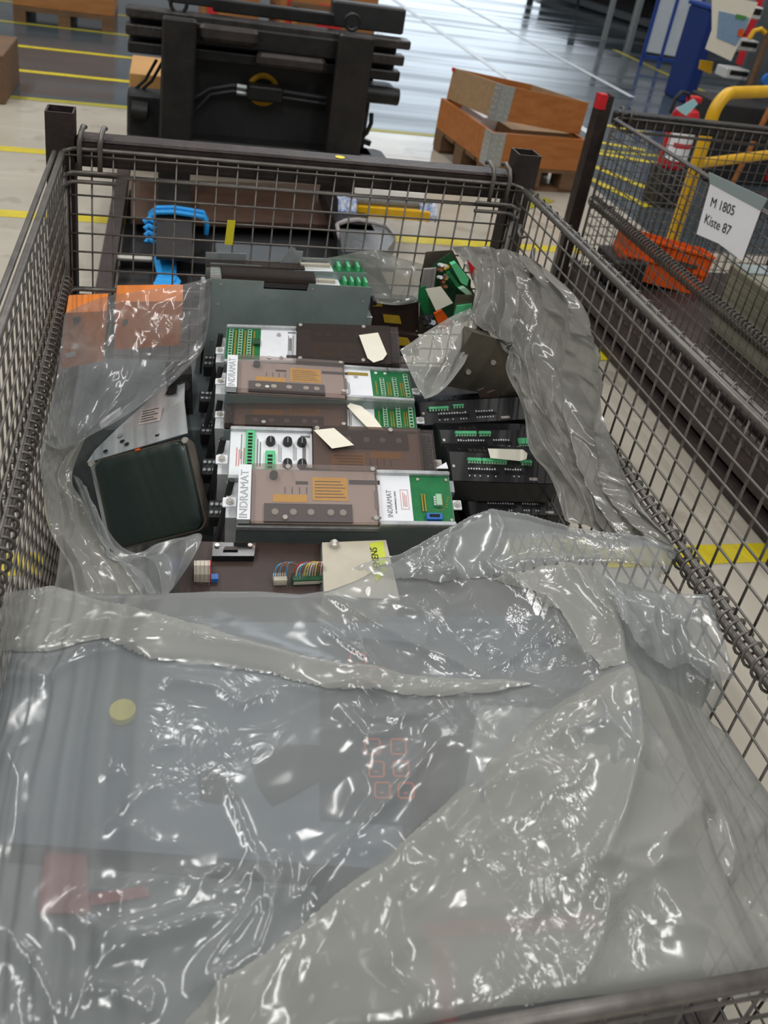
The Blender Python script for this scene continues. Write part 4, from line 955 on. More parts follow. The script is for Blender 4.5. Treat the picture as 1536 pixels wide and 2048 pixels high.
a4, m4 = amp('nearest black servo amplifier, partly under the front sheet', [(944, 1022), (1152, 1038), (1130, 984), (936, 985)], .05, [(.045, .075, .038, .044), (.08, .115, .038, .044)], .9, .05, 4)
part(MB().box((-.012, -.02, -.01), (.012, .035, .01), bev=.003), 'side_plug', 'black_pl', a4)
card('cream card tag lying on the third black amplifier', [(976, 897), (1046, 899), (1055, 907), (1053, 918), (1040, 922), (981, 916)], plane=m3, lift=.02)

# ------------------------------------------------------------------ monitor tube on the left
mw = pose([(232, 1104), (400, 1052), (372, 884), (182, 922)], .182, .1665, .95, 30., yaw0=-.3, z0=.45) @ Matrix.Diagonal((.776, .776, .776, 1))
o = thing('picture_tube', 'monitor chassis with a dark green picture tube lying at the left', 'monitor', mw)
Wd, Hd = .235, .215
def rrect(w, h, r, n=6, bow=0.):
    pts = []
    for cx, cy, a0 in ((w-r, h-r, 0), (r, h-r, PI/2), (r, r, PI), (w-r, r, 1.5*PI)):
        for k in range(n+1):
            t = a0+PI/2*k/n; pts.append([cx+r*math.cos(t), cy+r*math.sin(t)])
    P = np.array(pts)
    u = P[:, 0]/w*2-1; v = P[:, 1]/h*2-1
    P[:, 0] += bow*np.sign(u)*(1-v**2)*np.abs(u)**4; P[:, 1] += bow*np.sign(v)*(1-u**2)*np.abs(v)**4
    return P
def ringmesh(levels, close=True):
    m = MB(); vs = []; n = len(levels[0][0])
    for P, z in levels:
        for p in P: vs.append((p[0], p[1], z if np.isscalar(z) else 0))
    fs = []
    for i in range(len(levels)-1):
        for k in range(n): fs.append((i*n+k, i*n+(k+1) % n, (i+1)*n+(k+1) % n, (i+1)*n+k))
    if close: fs.append(tuple((len(levels)-1)*n+k for k in range(n)))
    return m.add(vs, fs)
base = rrect(Wd, Hd, .020, 6, .007); ctr = np.array([Wd/2, Hd/2])
lv = [(base, -.03), (base, -.006)]
for s, z in ((.985, .0), (.96, .0022), (.8, .0042), (.6, .0058), (.35, .007), (.1, .0075)): lv.append((ctr+(base-ctr)*s, z))
part(ringmesh(lv), 'glass_screen', 'crt_glass', o, 'all')
lv = [(ctr+(base-ctr)*1.045, -.05), (ctr+(base-ctr)*1.05, -.02), (ctr+(base-ctr)*1.03, -.010), (ctr+(base-ctr)*1.003, -.010)]
part(ringmesh(lv, False), 'tube_band', 'crt_rim', o, True)
fun = [(ctr+(base-ctr)*s, z) for s, z in ((1.0, -.03), (.9, -.07), (.55, -.12), (.2, -.17), (.16, -.24))]
part(ringmesh(fun), 'tube_funnel', 'black_pl', o, True)
# chassis plate behind the upper edge
pl_ = part(MB().prism([(-.018, Hd+.004, -.006), (Wd+.012, Hd+.014, -.006), (Wd+.012, Hd+.022, -.012), (Wd*.93, Hd+.10, -.12), (Wd*.90, Hd+.155, -.18), (Wd*.66, Hd+.155, -.18), (Wd*.22, Hd+.075, -.08), (-.004, Hd+.03, -.035)], (0, .002, .002)), 'chassis_plate', 'chassis', o)
def onplate(x, t): return (x, Hd+.008+t*.145+.004, -.007-t*.168+.004)
for x, t, r_ in ((.03, .07, .006), (.085, .10, .006), (.165, .12, .006), (.06, .28, .008), (.07, .17, .006)):
    c = onplate(x, t); part(MB().disc(c, (0, .85, .5), r_, .0012, 14), 'hole', 'hole' if r_ < .007 else 'galv', pl_)
L0_ = [onplate(x, t) for x, t in ((.105, .38), (.165, .36), (.165, .62), (.105, .64))]
lb_ = part(MB().prism(L0_, (0, .001, .0006)), 'type_label', 'inner_grey', pl_)
m = MB()
for k in range(5):
    a = onplate(.11, .42+.045*k); b = onplate(.155-.01*(k % 2), .41+.045*k); m.beam(np.array(a)+(0, .0015, .001), np.array(b)+(0, .0015, .001), .0008, .002, up=(0, .85, .5))
part(m, 'print', 'ink', lb_)
L1_ = [onplate(x, t) for x, t in ((.165, .82), (.195, .80), (.195, .95), (.17, .95))]
part(MB().prism(L1_, (0, .001, .0006)), 'cut_out', 'hole', pl_)
part(MB().prism([onplate(-.0, .5), onplate(.05, .66), onplate(.05, .72), onplate(0, .56)], (0, .012, .006)), 'connector', 'white_panel', pl_)
for x in (-.004, Wd+.004): m = MB(); m.tube([(x, Hd+.0, -.004), (x, Hd+.0, .006)], .0075, 10); part(m, 'lug_screw', 'bolt', o, True)
part(MB().box((-.03, .02, -.09), (-.012, Hd, -.04), bev=.003), 'side_bracket', 'chassis', o)
part(MB().box((Wd*.47, Hd+.003, -.006), (Wd*.52, Hd+.008, 0)), 'orange_seal', 'orange', o)
# dark perforated supply box behind
w = W('power_supply', 'dark slotted metal box between the picture tube and the drive units', 'machine part', aty(358, 800, 1.72))
Q = [aty(*p, 1.74) for p in ((332, 752), (384, 748), (386, 850), (336, 856))]
w.part(MB().prism(Q, (0, .09, -.02)), 'body', 'black_panel')
for k in range(7):
    a = Q[0]+(Q[3]-Q[0])*(.42+.07*k)+(Q[1]-Q[0])*.15; b = a+(Q[1]-Q[0])*.7
    w.part(MB().beam(a+(0, -.001, 0), b+(0, -.001, 0), .003, .004, up=(0, 1, 0)), 'slot', 'hole')
w.part(MB().disc(Q[0]+(Q[1]-Q[0])*.68+(Q[3]-Q[0])*.2, (0, -1, .2), .012, .004, 14), 'grommet', 'rub')

# ------------------------------------------------------------------ orange housings under the left flap
def odev(label, q, Y, slot):
    P = [aty(*p, Y) for p in q]
    w = W('orange_housing', label, 'housing', sum(P)/4)
    w.part(MB().prism(P, (0, .06, .01)), 'body', 'orange_dev')
    for s, ms in slot:
        w.part(MB().prism([aty(*p, Y-.002) for p in s], (0, .0015, 0)), 'window' if ms == 'hole' else 'sticker', ms)
    return w
odev('orange housing with a round white sticker under the left bag flap', [(122, 738), (206, 722), (213, 622), (132, 626)], 1.80, [([(148, 651), (146, 636), (161, 634), (158, 648)], 'hole'), ([(130, 707), (152, 703), (151, 712), (133, 716)], 'paper')])
odev('second orange housing, nearer the zinc drive, under the left bag flap', [(229, 700), (360, 690), (366, 602), (231, 604)], 1.86, [([(245, 652), (246, 640), (256, 639), (254, 650)], 'hole')])

# ------------------------------------------------------------------ boards and plates on the right back
w = W('circuit_board_stack', 'stack of green circuit boards in a metal bracket with a white tag', 'circuit board', aty(890, 590, 1.86))
def pq(Y, *ps): return [aty(*p, Y) for p in ps]
w.part(MB().prism(pq(1.92, (852, 504), (905, 500), (950, 590), (944, 640), (838, 668), (840, 560)), (0, .002, 0)), 'bracket', 'chassis_dark')
w.part(MB().prism(pq(1.895, (868, 528), (900, 506), (942, 560), (940, 600), (905, 640), (842, 630), (838, 572)), (0, .0016, 0)), 'circuit_board', 'pcb_dark')
w.part(MB().prism(pq(1.885, (848, 538), (873, 536), (866, 590), (838, 600)), (0, .004, 0)), 'ribbed_connector', 'inner_grey')
for k in range(5):
    x = 848+4.6*k; w.part(MB().prism(pq(1.883, (x, 539), (x+2, 539), (x-7, 596), (x-9, 597)), (0, .002, 0)), 'rib', 'galv')
w.part(MB().prism(pq(1.86, (838, 575), (852, 572), (864, 640), (856, 645), (836, 600)), (0, .0016, 0)), 'circuit_board', 'pcb')
w.part(MB().prism(pq(1.85, (902, 530), (912, 526), (938, 558), (934, 572), (922, 566)), (0, .014, 0)), 'green_socket', 'green_plug')
w.part(MB().prism(pq(1.85, (894, 548), (900, 544), (930, 585), (926, 592)), (0, .012, 0)), 'green_socket', 'pcb')
w.part(MB().prism(pq(1.84, (918, 578), (930, 576), (944, 588), (936, 592)), (0, .014, 0)), 'green_socket', 'green_pale')
rr = random.Random(3)
for k in range(13):
    x = 872+20*rr.random(); y = 528+48*rr.random(); c = aty(x, y, 1.88)
    w.part(MB().tube([c, c+(0, -.02, .008)], .0042, 8), 'component', rr.choice(['ribbon', 'orange_lab', 'white_panel', 'w_brown']), True)
for k in range(9):
    x = 842+26*rr.random(); y = 626+28*rr.random(); c = aty(x, y, 1.85)
    w.part(MB().tube([c, c+(0, -.022, .012)], .0062, 9), 'capacitor', rr.choice(['black_pl', 'galv', 'black_gloss']), True)
w.part(MB().prism(pq(1.83, (868, 628), (884, 620), (905, 648), (882, 662)), (0, .006, 0)), 'orange_label', 'orange')
w.part(MB().prism(pq(1.835, (912, 590), (946, 590), (950, 612), (904, 640)), (0, .002, 0)), 'front_bracket', 'chassis_dark')
w.part(MB().prism(pq(1.83, (914, 612), (944, 608), (946, 625), (906, 640)), (0, .004, 0)), 'green_plate', 'green_plug')
w.part(MB().prism(pq(1.86, (935, 520), (958, 545), (960, 560), (945, 560)), (0, .004, 0)), 'red_part', 'red')
card('white tag tied to the green circuit boards', [(851, 578), (882, 573), (906, 606), (872, 622)], y0=1.815)
w = W('metal_plate_box', 'dull metal box plate with two screws below the right bag flap', 'machine part', aty(965, 740, 1.7))
q = [aty(*p, 1.70) for p in ((880, 770), (1040, 800), (1050, 694), (945, 664))]
w.part(MB().prism(q, (0, .05, -.012)), 'body', 'chassis_dark')
for p in ((936, 743), (986, 724)): c = aty(*p, 1.699); w.part(MB().disc(c, (0, -1, .1), .006, .004, 10), 'screw', 'bolt', True)
def ybox(label, q, Y, labs):
    P = [aty(*p, Y) for p in q]
    w = W('brown_module', label, 'module', sum(P)/4)
    w.part(MB().prism(P, (0, .05, -.012)), 'body', 'brown_plate')
    for s in labs: w.part(MB().prism([aty(*p, Y-.003) for p in s], (0, .002, 0)), 'yellow_label', 'yellow_lab')
    for p in (q[0], q[1]):
        c = aty(p[0]*.9+(q[2][0]+q[3][0])/2*.1, p[1]-6, Y-.002); w.part(MB().disc(c, (0, -1, .3), .003, .002, 8), 'screw', 'bolt')
ybox('dark brown module with a yellow label behind the circuit boards', [(742, 660), (838, 668), (838, 600), (742, 596)], 1.97, [[(769, 645), (803, 648), (799, 632), (766, 629)], [(745, 613), (765, 613), (764, 607), (745, 606)]])
ybox('lower dark brown module with a yellow label beside the rearmost drive unit', [(776, 712), (838, 712), (838, 672), (776, 664)], 1.93, [[(794, 690), (826, 693), (816, 677), (792, 674)]])
tag(MB().prism([aty(*p, 1.62) for p in ((955, 782), (968, 777), (975, 786), (990, 781), (1000, 794), (960, 796))], (0, .004, 0)).build('torn_scrap', 'brown_plate'), 'small torn brown scrap above the black amplifiers', 'scrap')
tag(MB().prism([atz(*p, .60) for p in ((872, 938), (892, 926), (896, 938))], (0, 0, .002)).build('paper_scrap', 'paper'), 'small white paper scrap right of the second drive unit', 'paper')

# ------------------------------------------------------------------ brown unit and beige unit in front of the row
zb = .50
w = W('control_housing', 'brown control housing with ribbon cable and coloured wires before the nearest drive', 'control unit', atz(500, 1130, zb))
Q = [atz(*p, zb) for p in ((358, 1195), (655, 1195), (650, 1088), (362, 1082))]
w.part(MB().prism(Q, (0, 0, -.04)), 'top_plate', 'brown_plate')
w.part(MB().prism([atz(*p, zb+.004) for p in ((640, 1085), (655, 1085), (660, 1195), (640, 1195))], (0, 0, .002)), 'edge_strip', 'black_panel')
hd = w.part(MB().prism([atz(*p, zb+.012) for p in ((424, 1112), (508, 1112), (512, 1086), (426, 1084))], (0, 0, -.012)), 'handle', 'black_gloss')
w.part(MB().prism([atz(*p, zb+.0135) for p in ((446, 1101), (476, 1101), (474, 1094), (450, 1094))], (0, 0, .0015)), 'handle_recess', 'rub', parent=hd)
for p in ((434, 1092), (500, 1092)): w.part(MB().disc(atz(*p, zb+.012), (0, 0, 1), .004, .003, 10), 'handle_screw', 'bolt', parent=hd)
# ribbon cable loop
A = [atz(388, y, z) for y, z in ((1165, zb+.002), (1150, zb+.02), (1132, zb+.034), (1122, zb+.025), (1126, zb+.004))]; B = [atz(421, y, z) for y, z in ((1166, zb+.002), (1150, zb+.02), (1132, zb+.034), (1122, zb+.025), (1126, zb+.004))]
N8 = 8; G = np.array([[a+(b-a)*k/N8 for k in range(N8+1)] for a, b in zip(A, B)])
G2 = G+np.array([0, 0, .0012])
rc = w.part(MB().grid(G2), 'ribbon_cable', 'ribbon')
for k in (1, 3, 5, 7): w.part(MB().tube([g+(0, -.0006, .0006) for g in G2[:, k]], .0006, 5), 'ribbon_groove', 'inner_grey', parent=rc)
w.part(MB().tube([g for g in G2[:, -1]], .001, 5), 'ribbon_stripe', 'w_red', parent=rc)
c = atz(428, 1160, zb); w.part(MB().box((c[0]-.006, c[1]-.006, zb), (c[0]+.006, c[1]+.006, zb+.008)), 'blue_pin', 'blue_conn')
for (x0, x1, yy, n) in ((546, 573, 1163, 6), (583, 648, 1163, 12)):
    a = atz(x0, yy+4, zb); b = atz(x1, yy+4, zb)
    cn = w.part(MB().box((a[0], a[1]-.006, zb), (b[0], a[1]+.012, zb+.012), bev=.001), 'wire_connector', 'beige' if n < 8 else 'pcb_dark')
    w.part(MB().box((a[0]+.002, a[1]-.0065, zb+.003), (b[0]-.002, a[1]-.006, zb+.009)), 'connector_face', 'ribbon', parent=cn)
    cols = ['w_blue', 'w_brown', 'w_blue', 'w_brown', 'w_brown', 'w_blue'] if n < 8 else ['w_red', 'w_white', 'w_blue', 'w_brown', 'w_yellow', 'w_yellow', 'w_white', 'w_pink', 'w_yellow', 'w_brown', 'w_pink', 'w_white']
    e = atz(636, 1128, zb+.016) if n > 8 else atz(596, 1130, zb+.02)
    for k in range(n):
        t = (k+.5)/n; s = np.array([a[0]+(b[0]-a[0])*t, a[1]+.004, zb+.012])
        top = atz(x0+(x1-x0)*t*.7+(16 if n < 8 else 22), 1124+3*math.sin(k*2.2), zb+.03)
        ee = e+np.array([rr.uniform(-.004, .004), rr.uniform(-.004, .004), rr.uniform(-.003, .004)])
        pts = []
        for u in np.linspace(0, 1, 9): pts.append((1-u)**3*s+3*u*(1-u)**2*(s+np.array([0, .004, .03]))+3*u*u*(1-u)*top+u**3*ee)
        w.part(MB().tube(pts, .0011, 5), 'wire', cols[k], True)
w.part(MB().box(*[tuple(v) for v in (atz(332, 1145, zb)-(0, 0, .012), atz(366, 1130, zb)+(0, .01, .006))]), 'side_plug', 'blue_plug')
w = W('beige_housing', 'beige housing with a lime label under the right end of the nearest drive', 'control unit', atz(710, 1120, .52))
zc = .52
w.part(MB().prism([atz(*p, zc) for p in ((648, 1190), (800, 1200), (772, 1080), (644, 1085))], (0, 0, -.07)), 'top_plate', 'beige')
lbq = [atz(*p, zc+.0008) for p in ((752, 1165), (776, 1140), (766, 1082), (739, 1086))]
lq = w.part(MB().prism(lbq, (0, 0, -.0006)), 'label', 'lime')
a = atz(755, 1136, zc+.0012); b = atz(746, 1088, zc+.0012); d = b-a; l = np.linalg.norm(d); d /= l; up = np.cross((0, 0, 1.), d)
textmesh('SIEMENS', .017, w.m.inverted() @ Matrix(((d[0], up[0], 0, a[0]-d[0]*.012), (d[1], up[1], 0, a[1]-d[1]*.012), (0, 0, 1, a[2]), (0, 0, 0, 1))), 'ink', 'lettering', lq)
c = atz(668, 1092, zc); w.part(MB().tube([c, c+(0, 0, .008), c+(0, 0, .012)], [.0085, .008, .004], 12), 'screw', 'bolt', True)
MT['sticker'] = mat('yellow paper sticker', 'f4e566', .6); MT['panel_slate'] = mat('slate enamel', '4b5663', .45, 0, '414c59', 6, .8); MT['red_faded'] = mat('faded red print', 'a4605c', .5); MT['stain'] = mat('dark oily stain', '20282a', .5, 0, '2a3335', 30, .8); MT['cab_grey'] = mat('grey enamel', '6c7476', .45, 0, '616a6c', 5, .8); MT['panel_deep'] = mat('dark grey enamel', '565a5e', .45, 0, '4b4f53', 6, .8)
# ------------------------------------------------------------------ noise on arrays
_P = RNG.permutation(512); _G = RNG.normal(size=(512, 3)); _G /= np.linalg.norm(_G, axis=1)[:, None]
def perlin(P):
    P = np.asarray(P, float); i = np.floor(P).astype(int); f = P-i; u = f*f*f*(f*(f*6-15)+10)
    out = 0
    for dx in (0, 1):
        for dy in (0, 1):
            for dz in (0, 1):
                h = _P[(_P[(_P[(i[..., 0]+dx) & 511]+i[..., 1]+dy) & 511]+i[..., 2]+dz) & 511]
                w = (u[..., 0] if dx else 1-u[..., 0])*(u[..., 1] if dy else 1-u[..., 1])*(u[..., 2] if dz else 1-u[..., 2])
                out = out+w*((f-np.array([dx, dy, dz]))*_G[h]).sum(-1)
    return out
from mathutils.geometry import delaunay_2d_cdt
_FG = {}
def facet_grid(cell, ext, seed, cells=.004):
    """flat facets with straight edges: heights at scattered points, linear in between, on a raster"""
    r = np.random.default_rng(int(seed*10)+int(cell*1e4)); n = int(ext/cell)+3
    gx, gy = np.meshgrid(np.arange(n), np.arange(n)); P = np.stack([gx, gy], -1).reshape(-1, 2)*cell+r.uniform(-.48, .48, (n*n, 2))*cell-cell
    Z = r.normal(size=n*n)
    _, _, tri, *_ = delaunay_2d_cdt([Vector(p) for p in P.tolist()], [], [], 0, 1e-6)
    m = int(ext/cells)+2; out = np.zeros((m, m))
    for t in tri:
        A = P[list(t)]; z = Z[list(t)]
        i0, j0 = np.maximum(np.floor(A.min(0)/cells).astype(int), 0); i1, j1 = np.minimum(np.ceil(A.max(0)/cells).astype(int)+1, m)
        if i1 <= i0 or j1 <= j0: continue
        X, Y = np.meshgrid(np.arange(i0, i1)*cells, np.arange(j0, j1)*cells, indexing='ij')
        d = (A[1, 1]-A[2, 1])*(A[0, 0]-A[2, 0])+(A[2, 0]-A[1, 0])*(A[0, 1]-A[2, 1])
        if abs(d) < 1e-12: continue
        l0 = ((A[1, 1]-A[2, 1])*(X-A[2, 0])+(A[2, 0]-A[1, 0])*(Y-A[2, 1]))/d; l1 = ((A[2, 1]-A[0, 1])*(X-A[2, 0])+(A[0, 0]-A[2, 0])*(Y-A[2, 1]))/d; l2 = 1-l0-l1
        k = (l0 >= -1e-6) & (l1 >= -1e-6) & (l2 >= -1e-6)
        out[i0:i1, j0:j1][k] = (l0*z[0]+l1*z[1]+l2*z[2])[k]
    return out
def facets(UV, cell, seed, ang=0., stretch=1.):
    """UV in metres; facets longer along direction ang"""
    UV = np.asarray(UV, float); c, s_ = math.cos(ang), math.sin(ang); ext = 3.4
    q = np.stack([(UV[..., 0]*c+UV[..., 1]*s_)/stretch, -UV[..., 0]*s_+UV[..., 1]*c], -1)+1.6
    w = .35*cell; q = q+w*np.stack([perlin(np.concatenate([q*(.5/cell), np.full(q.shape[:-1]+(1,), 3.+seed)], -1)), perlin(np.concatenate([q*(.5/cell), np.full(q.shape[:-1]+(1,), 9.+seed)], -1))], -1)
    key = (cell, seed)
    cs = .004 if cell > .03 else .0025
    if key not in _FG: _FG[key] = facet_grid(cell, ext, seed, cs)
    g = _FG[key]; x = np.clip(q[..., 0]/cs, 0, g.shape[0]-2.01); y = np.clip(q[..., 1]/cs, 0, g.shape[1]-2.01); i = x.astype(int); j = y.astype(int); fx = x-i; fy = y-j
    return (g[i, j]*(1-fx)+g[i+1, j]*fx)*(1-fy)+(g[i, j+1]*(1-fx)+g[i+1, j+1]*fx)*fy
def crumple(UV, seed=0., ang=.8, stretch=2.):
    return (.48*np.cos(seed))*facets(UV, .085, 1., ang, stretch)+.5*facets(np.asarray(UV)+.05*seed, .045, 2., ang+.5, 1.5)+.36*facets(np.asarray(UV)-.03*seed, .022, 3., ang-.4, 1.3)
def soft(P, s, k=0.): return perlin(np.asarray(P, float)*s+k*13.1)

# ------------------------------------------------------------------ film material
def film_material(name, a0, col, rough=.14):
    m = bpy.data.materials.new(name); m.use_nodes = True
    nt = m.node_tree; N = nt.nodes; L = nt.links; N.remove(N['Principled BSDF']); out = N['Material Output']
    tc = N.new('ShaderNodeTexCoord')
    def noise(sc, det, dist=0., rgh=.5):
        n = N.new('ShaderNodeTexNoise'); n.inputs['Scale'].default_value = sc; n.inputs['Detail'].default_value = det; n.inputs['Distortion'].default_value = dist; n.inputs['Roughness'].default_value = rgh
        L.new(tc.outputs['Object'], n.inputs['Vector']); return n.outputs[0]
    def mth(op, a, b, c=None):
        n = N.new('ShaderNodeMath'); n.operation = op
        for i, x in enumerate((a, b, c)):
            if x is None: continue
            if isinstance(x, (int, float)): n.inputs[i].default_value = x
            else: L.new(x, n.inputs[i])
        return n.outputs[0]
    # sharp little creases (ridged noise) in patches, faint waviness elsewhere
    rid = mth('ABSOLUTE', mth('SUBTRACT', noise(22, 3, 1.2), .5), 0.)
    mr = N.new('ShaderNodeMapRange'); L.new(noise(5.5, 3), mr.inputs[0]); mr.inputs[1].default_value = .50; mr.inputs[2].default_value = .66
    b1 = N.new('ShaderNodeBump'); b1.inputs['Strength'].default_value = .38; b1.inputs['Distance'].default_value = .012; b1.invert = True; L.new(mth('MULTIPLY', rid, mr.outputs[0]), b1.inputs['Height'])
    b2 = N.new('ShaderNodeBump'); b2.inputs['Strength'].default_value = .06; b2.inputs['Distance'].default_value = .012; L.new(noise(14, 3, .6), b2.inputs['Height']); L.new(b1.outputs[0], b2.inputs['Normal'])
    df = N.new('ShaderNodeBsdfDiffuse'); tl = N.new('ShaderNodeBsdfTranslucent'); tr = N.new('ShaderNodeBsdfTransparent'); gl = N.new('ShaderNodeBsdfGlossy')
    df.inputs[0].default_value = lin(col); tl.inputs[0].default_value = lin(col); tr.inputs[0].default_value = (.93, .94, .94, 1)
    gl.inputs['Roughness'].default_value = rough; gl.inputs[0].default_value = (1, 1, 1, 1)
    for s in (df, gl): L.new(b2.outputs[0], s.inputs['Normal'])
    x1 = N.new('ShaderNodeMixShader'); x1.inputs[0].default_value = .35; L.new(df.outputs[0], x1.inputs[1]); L.new(tl.outputs[0], x1.inputs[2])
    fr = N.new('ShaderNodeLayerWeight'); fr.inputs[0].default_value = .5
    ma = N.new('ShaderNodeMath'); ma.operation = 'MULTIPLY_ADD'; ma.inputs[1].default_value = .35; ma.inputs[2].default_value = a0; L.new(fr.outputs['Facing'], ma.inputs[0])
    x2 = N.new('ShaderNodeMixShader'); L.new(ma.outputs[0], x2.inputs[0]); L.new(tr.outputs[0], x2.inputs[1]); L.new(x1.outputs[0], x2.inputs[2])
    f2 = N.new('ShaderNodeLayerWeight'); f2.inputs[0].default_value = .5; L.new(b2.outputs[0], f2.inputs['Normal'])
    fz = mth('MULTIPLY_ADD', mth('POWER', f2.outputs['Facing'], 4.), .5, .042)
    x3 = N.new('ShaderNodeMixShader'); L.new(fz, x3.inputs[0]); L.new(x2.outputs[0], x3.inputs[1]); L.new(gl.outputs[0], x3.inputs[2])
    L.new(x3.outputs[0], out.inputs[0])
    return m
MT['film'] = film_material('milky polythene film', .45, 'b1b4b3')
MT['film2'] = film_material('dusty polythene film', .58, 'b6b6af')
MT['film_clear'] = film_material('clear polythene film', .34, 'acaeae')
MT['film_dense'] = film_material('dense dusty polythene film', .84, 'a09e97')
MT['film_thin'] = film_material('thin polythene film', .40, 'acaeae')

# ------------------------------------------------------------------ front sheet as a height field over the cage
CT = [(0, 1190, .617), (150, 1180, .612), (400, 1174, .612), (640, 1180, .618), (780, 1135, .624), (880, 1080, .622), (980, 1030, .628), (1150, 1062, .645), (1300, 1095, .685), (1360, 1105, .69),
      (1410, 1210, .675), (1460, 1370, .635), (1420, 1430, .60), (1536, 1560, .585), (300, 1300, .655), (600, 1330, .65), (300, 1500, .668), (600, 1500, .67), (100, 1700, .668), (300, 1700, .67), (800, 1700, .675), (900, 1280, .632), (1000, 1180, .63),
      (1100, 1330, .65), (1250, 1350, .688), (1255, 1500, .69), (1100, 1600, .685), (1400, 1700, .64), (1200, 1850, .665), (1536, 1900, .60), (600, 1950, .668), (100, 1950, .662), (1000, 2040, .668), (300, 2040, .66), (1450, 1990, .645), (-200, 1500, .64), (1700, 1800, .57)]
cx = np.array([atz(*c)[:2] for c in CT]); cz = np.array([c[2] for c in CT])
def tps_fit(X, z, lam=2e-4):
    n = len(X); D = np.linalg.norm(X[:, None]-X[None], axis=2); Kk = D**2*np.log(D+1e-9)+lam*np.eye(n)
    Pm = np.hstack([np.ones((n, 1)), X]); A = np.block([[Kk, Pm], [Pm.T, np.zeros((3, 3))]])
    return np.linalg.solve(A, np.append(z, [0, 0, 0]))
_w = tps_fit(cx, cz)
def hbase(XY):
    XY = np.asarray(XY, float); sh = XY.shape[:-1]; X = XY.reshape(-1, 2)
    D = np.linalg.norm(X[:, None]-cx[None], axis=2)
    return (D**2*np.log(D+1e-9) @ _w[:-3]+_w[-3]+X @ _w[-2:]).reshape(sh)
def on_sheet(x, y, lift=0.):
    z = .65
    for _ in range(6): p = atz(x, y, z); z = float(hbase(p[None, :2])[0])+lift
    return atz(x, y, z)
def segdist(XY, pl):
    """distance to a polyline, signed side and position along it"""
    d = np.full(len(XY), 9.); s = np.zeros(len(XY)); tt = np.zeros(len(XY)); n = len(pl)-1
    for i in range(n):
        a, b = pl[i], pl[i+1]; e = b-a; l2 = e @ e
        t = np.clip(((XY-a) @ e)/l2, 0, 1); q = XY-(a+t[:, None]*e); di = np.linalg.norm(q, axis=1); k = di < d
        d[k] = di[k]; s[k] = np.sign(e[0]*q[k, 1]-e[1]*q[k, 0]); tt[k] = (i+t[k])/n
    return d, s, tt
def inside(XY, poly):
    c = np.zeros(len(XY), bool); n = len(poly)
    for i in range(n):
        (x0, y0), (x1, y1) = poly[i], poly[(i+1) % n]
        k = (y0 > XY[:, 1]) != (y1 > XY[:, 1])
        c[k] ^= XY[k, 0] < (x1-x0)*(XY[k, 1]-y0)/(y1-y0)+x0
    return c
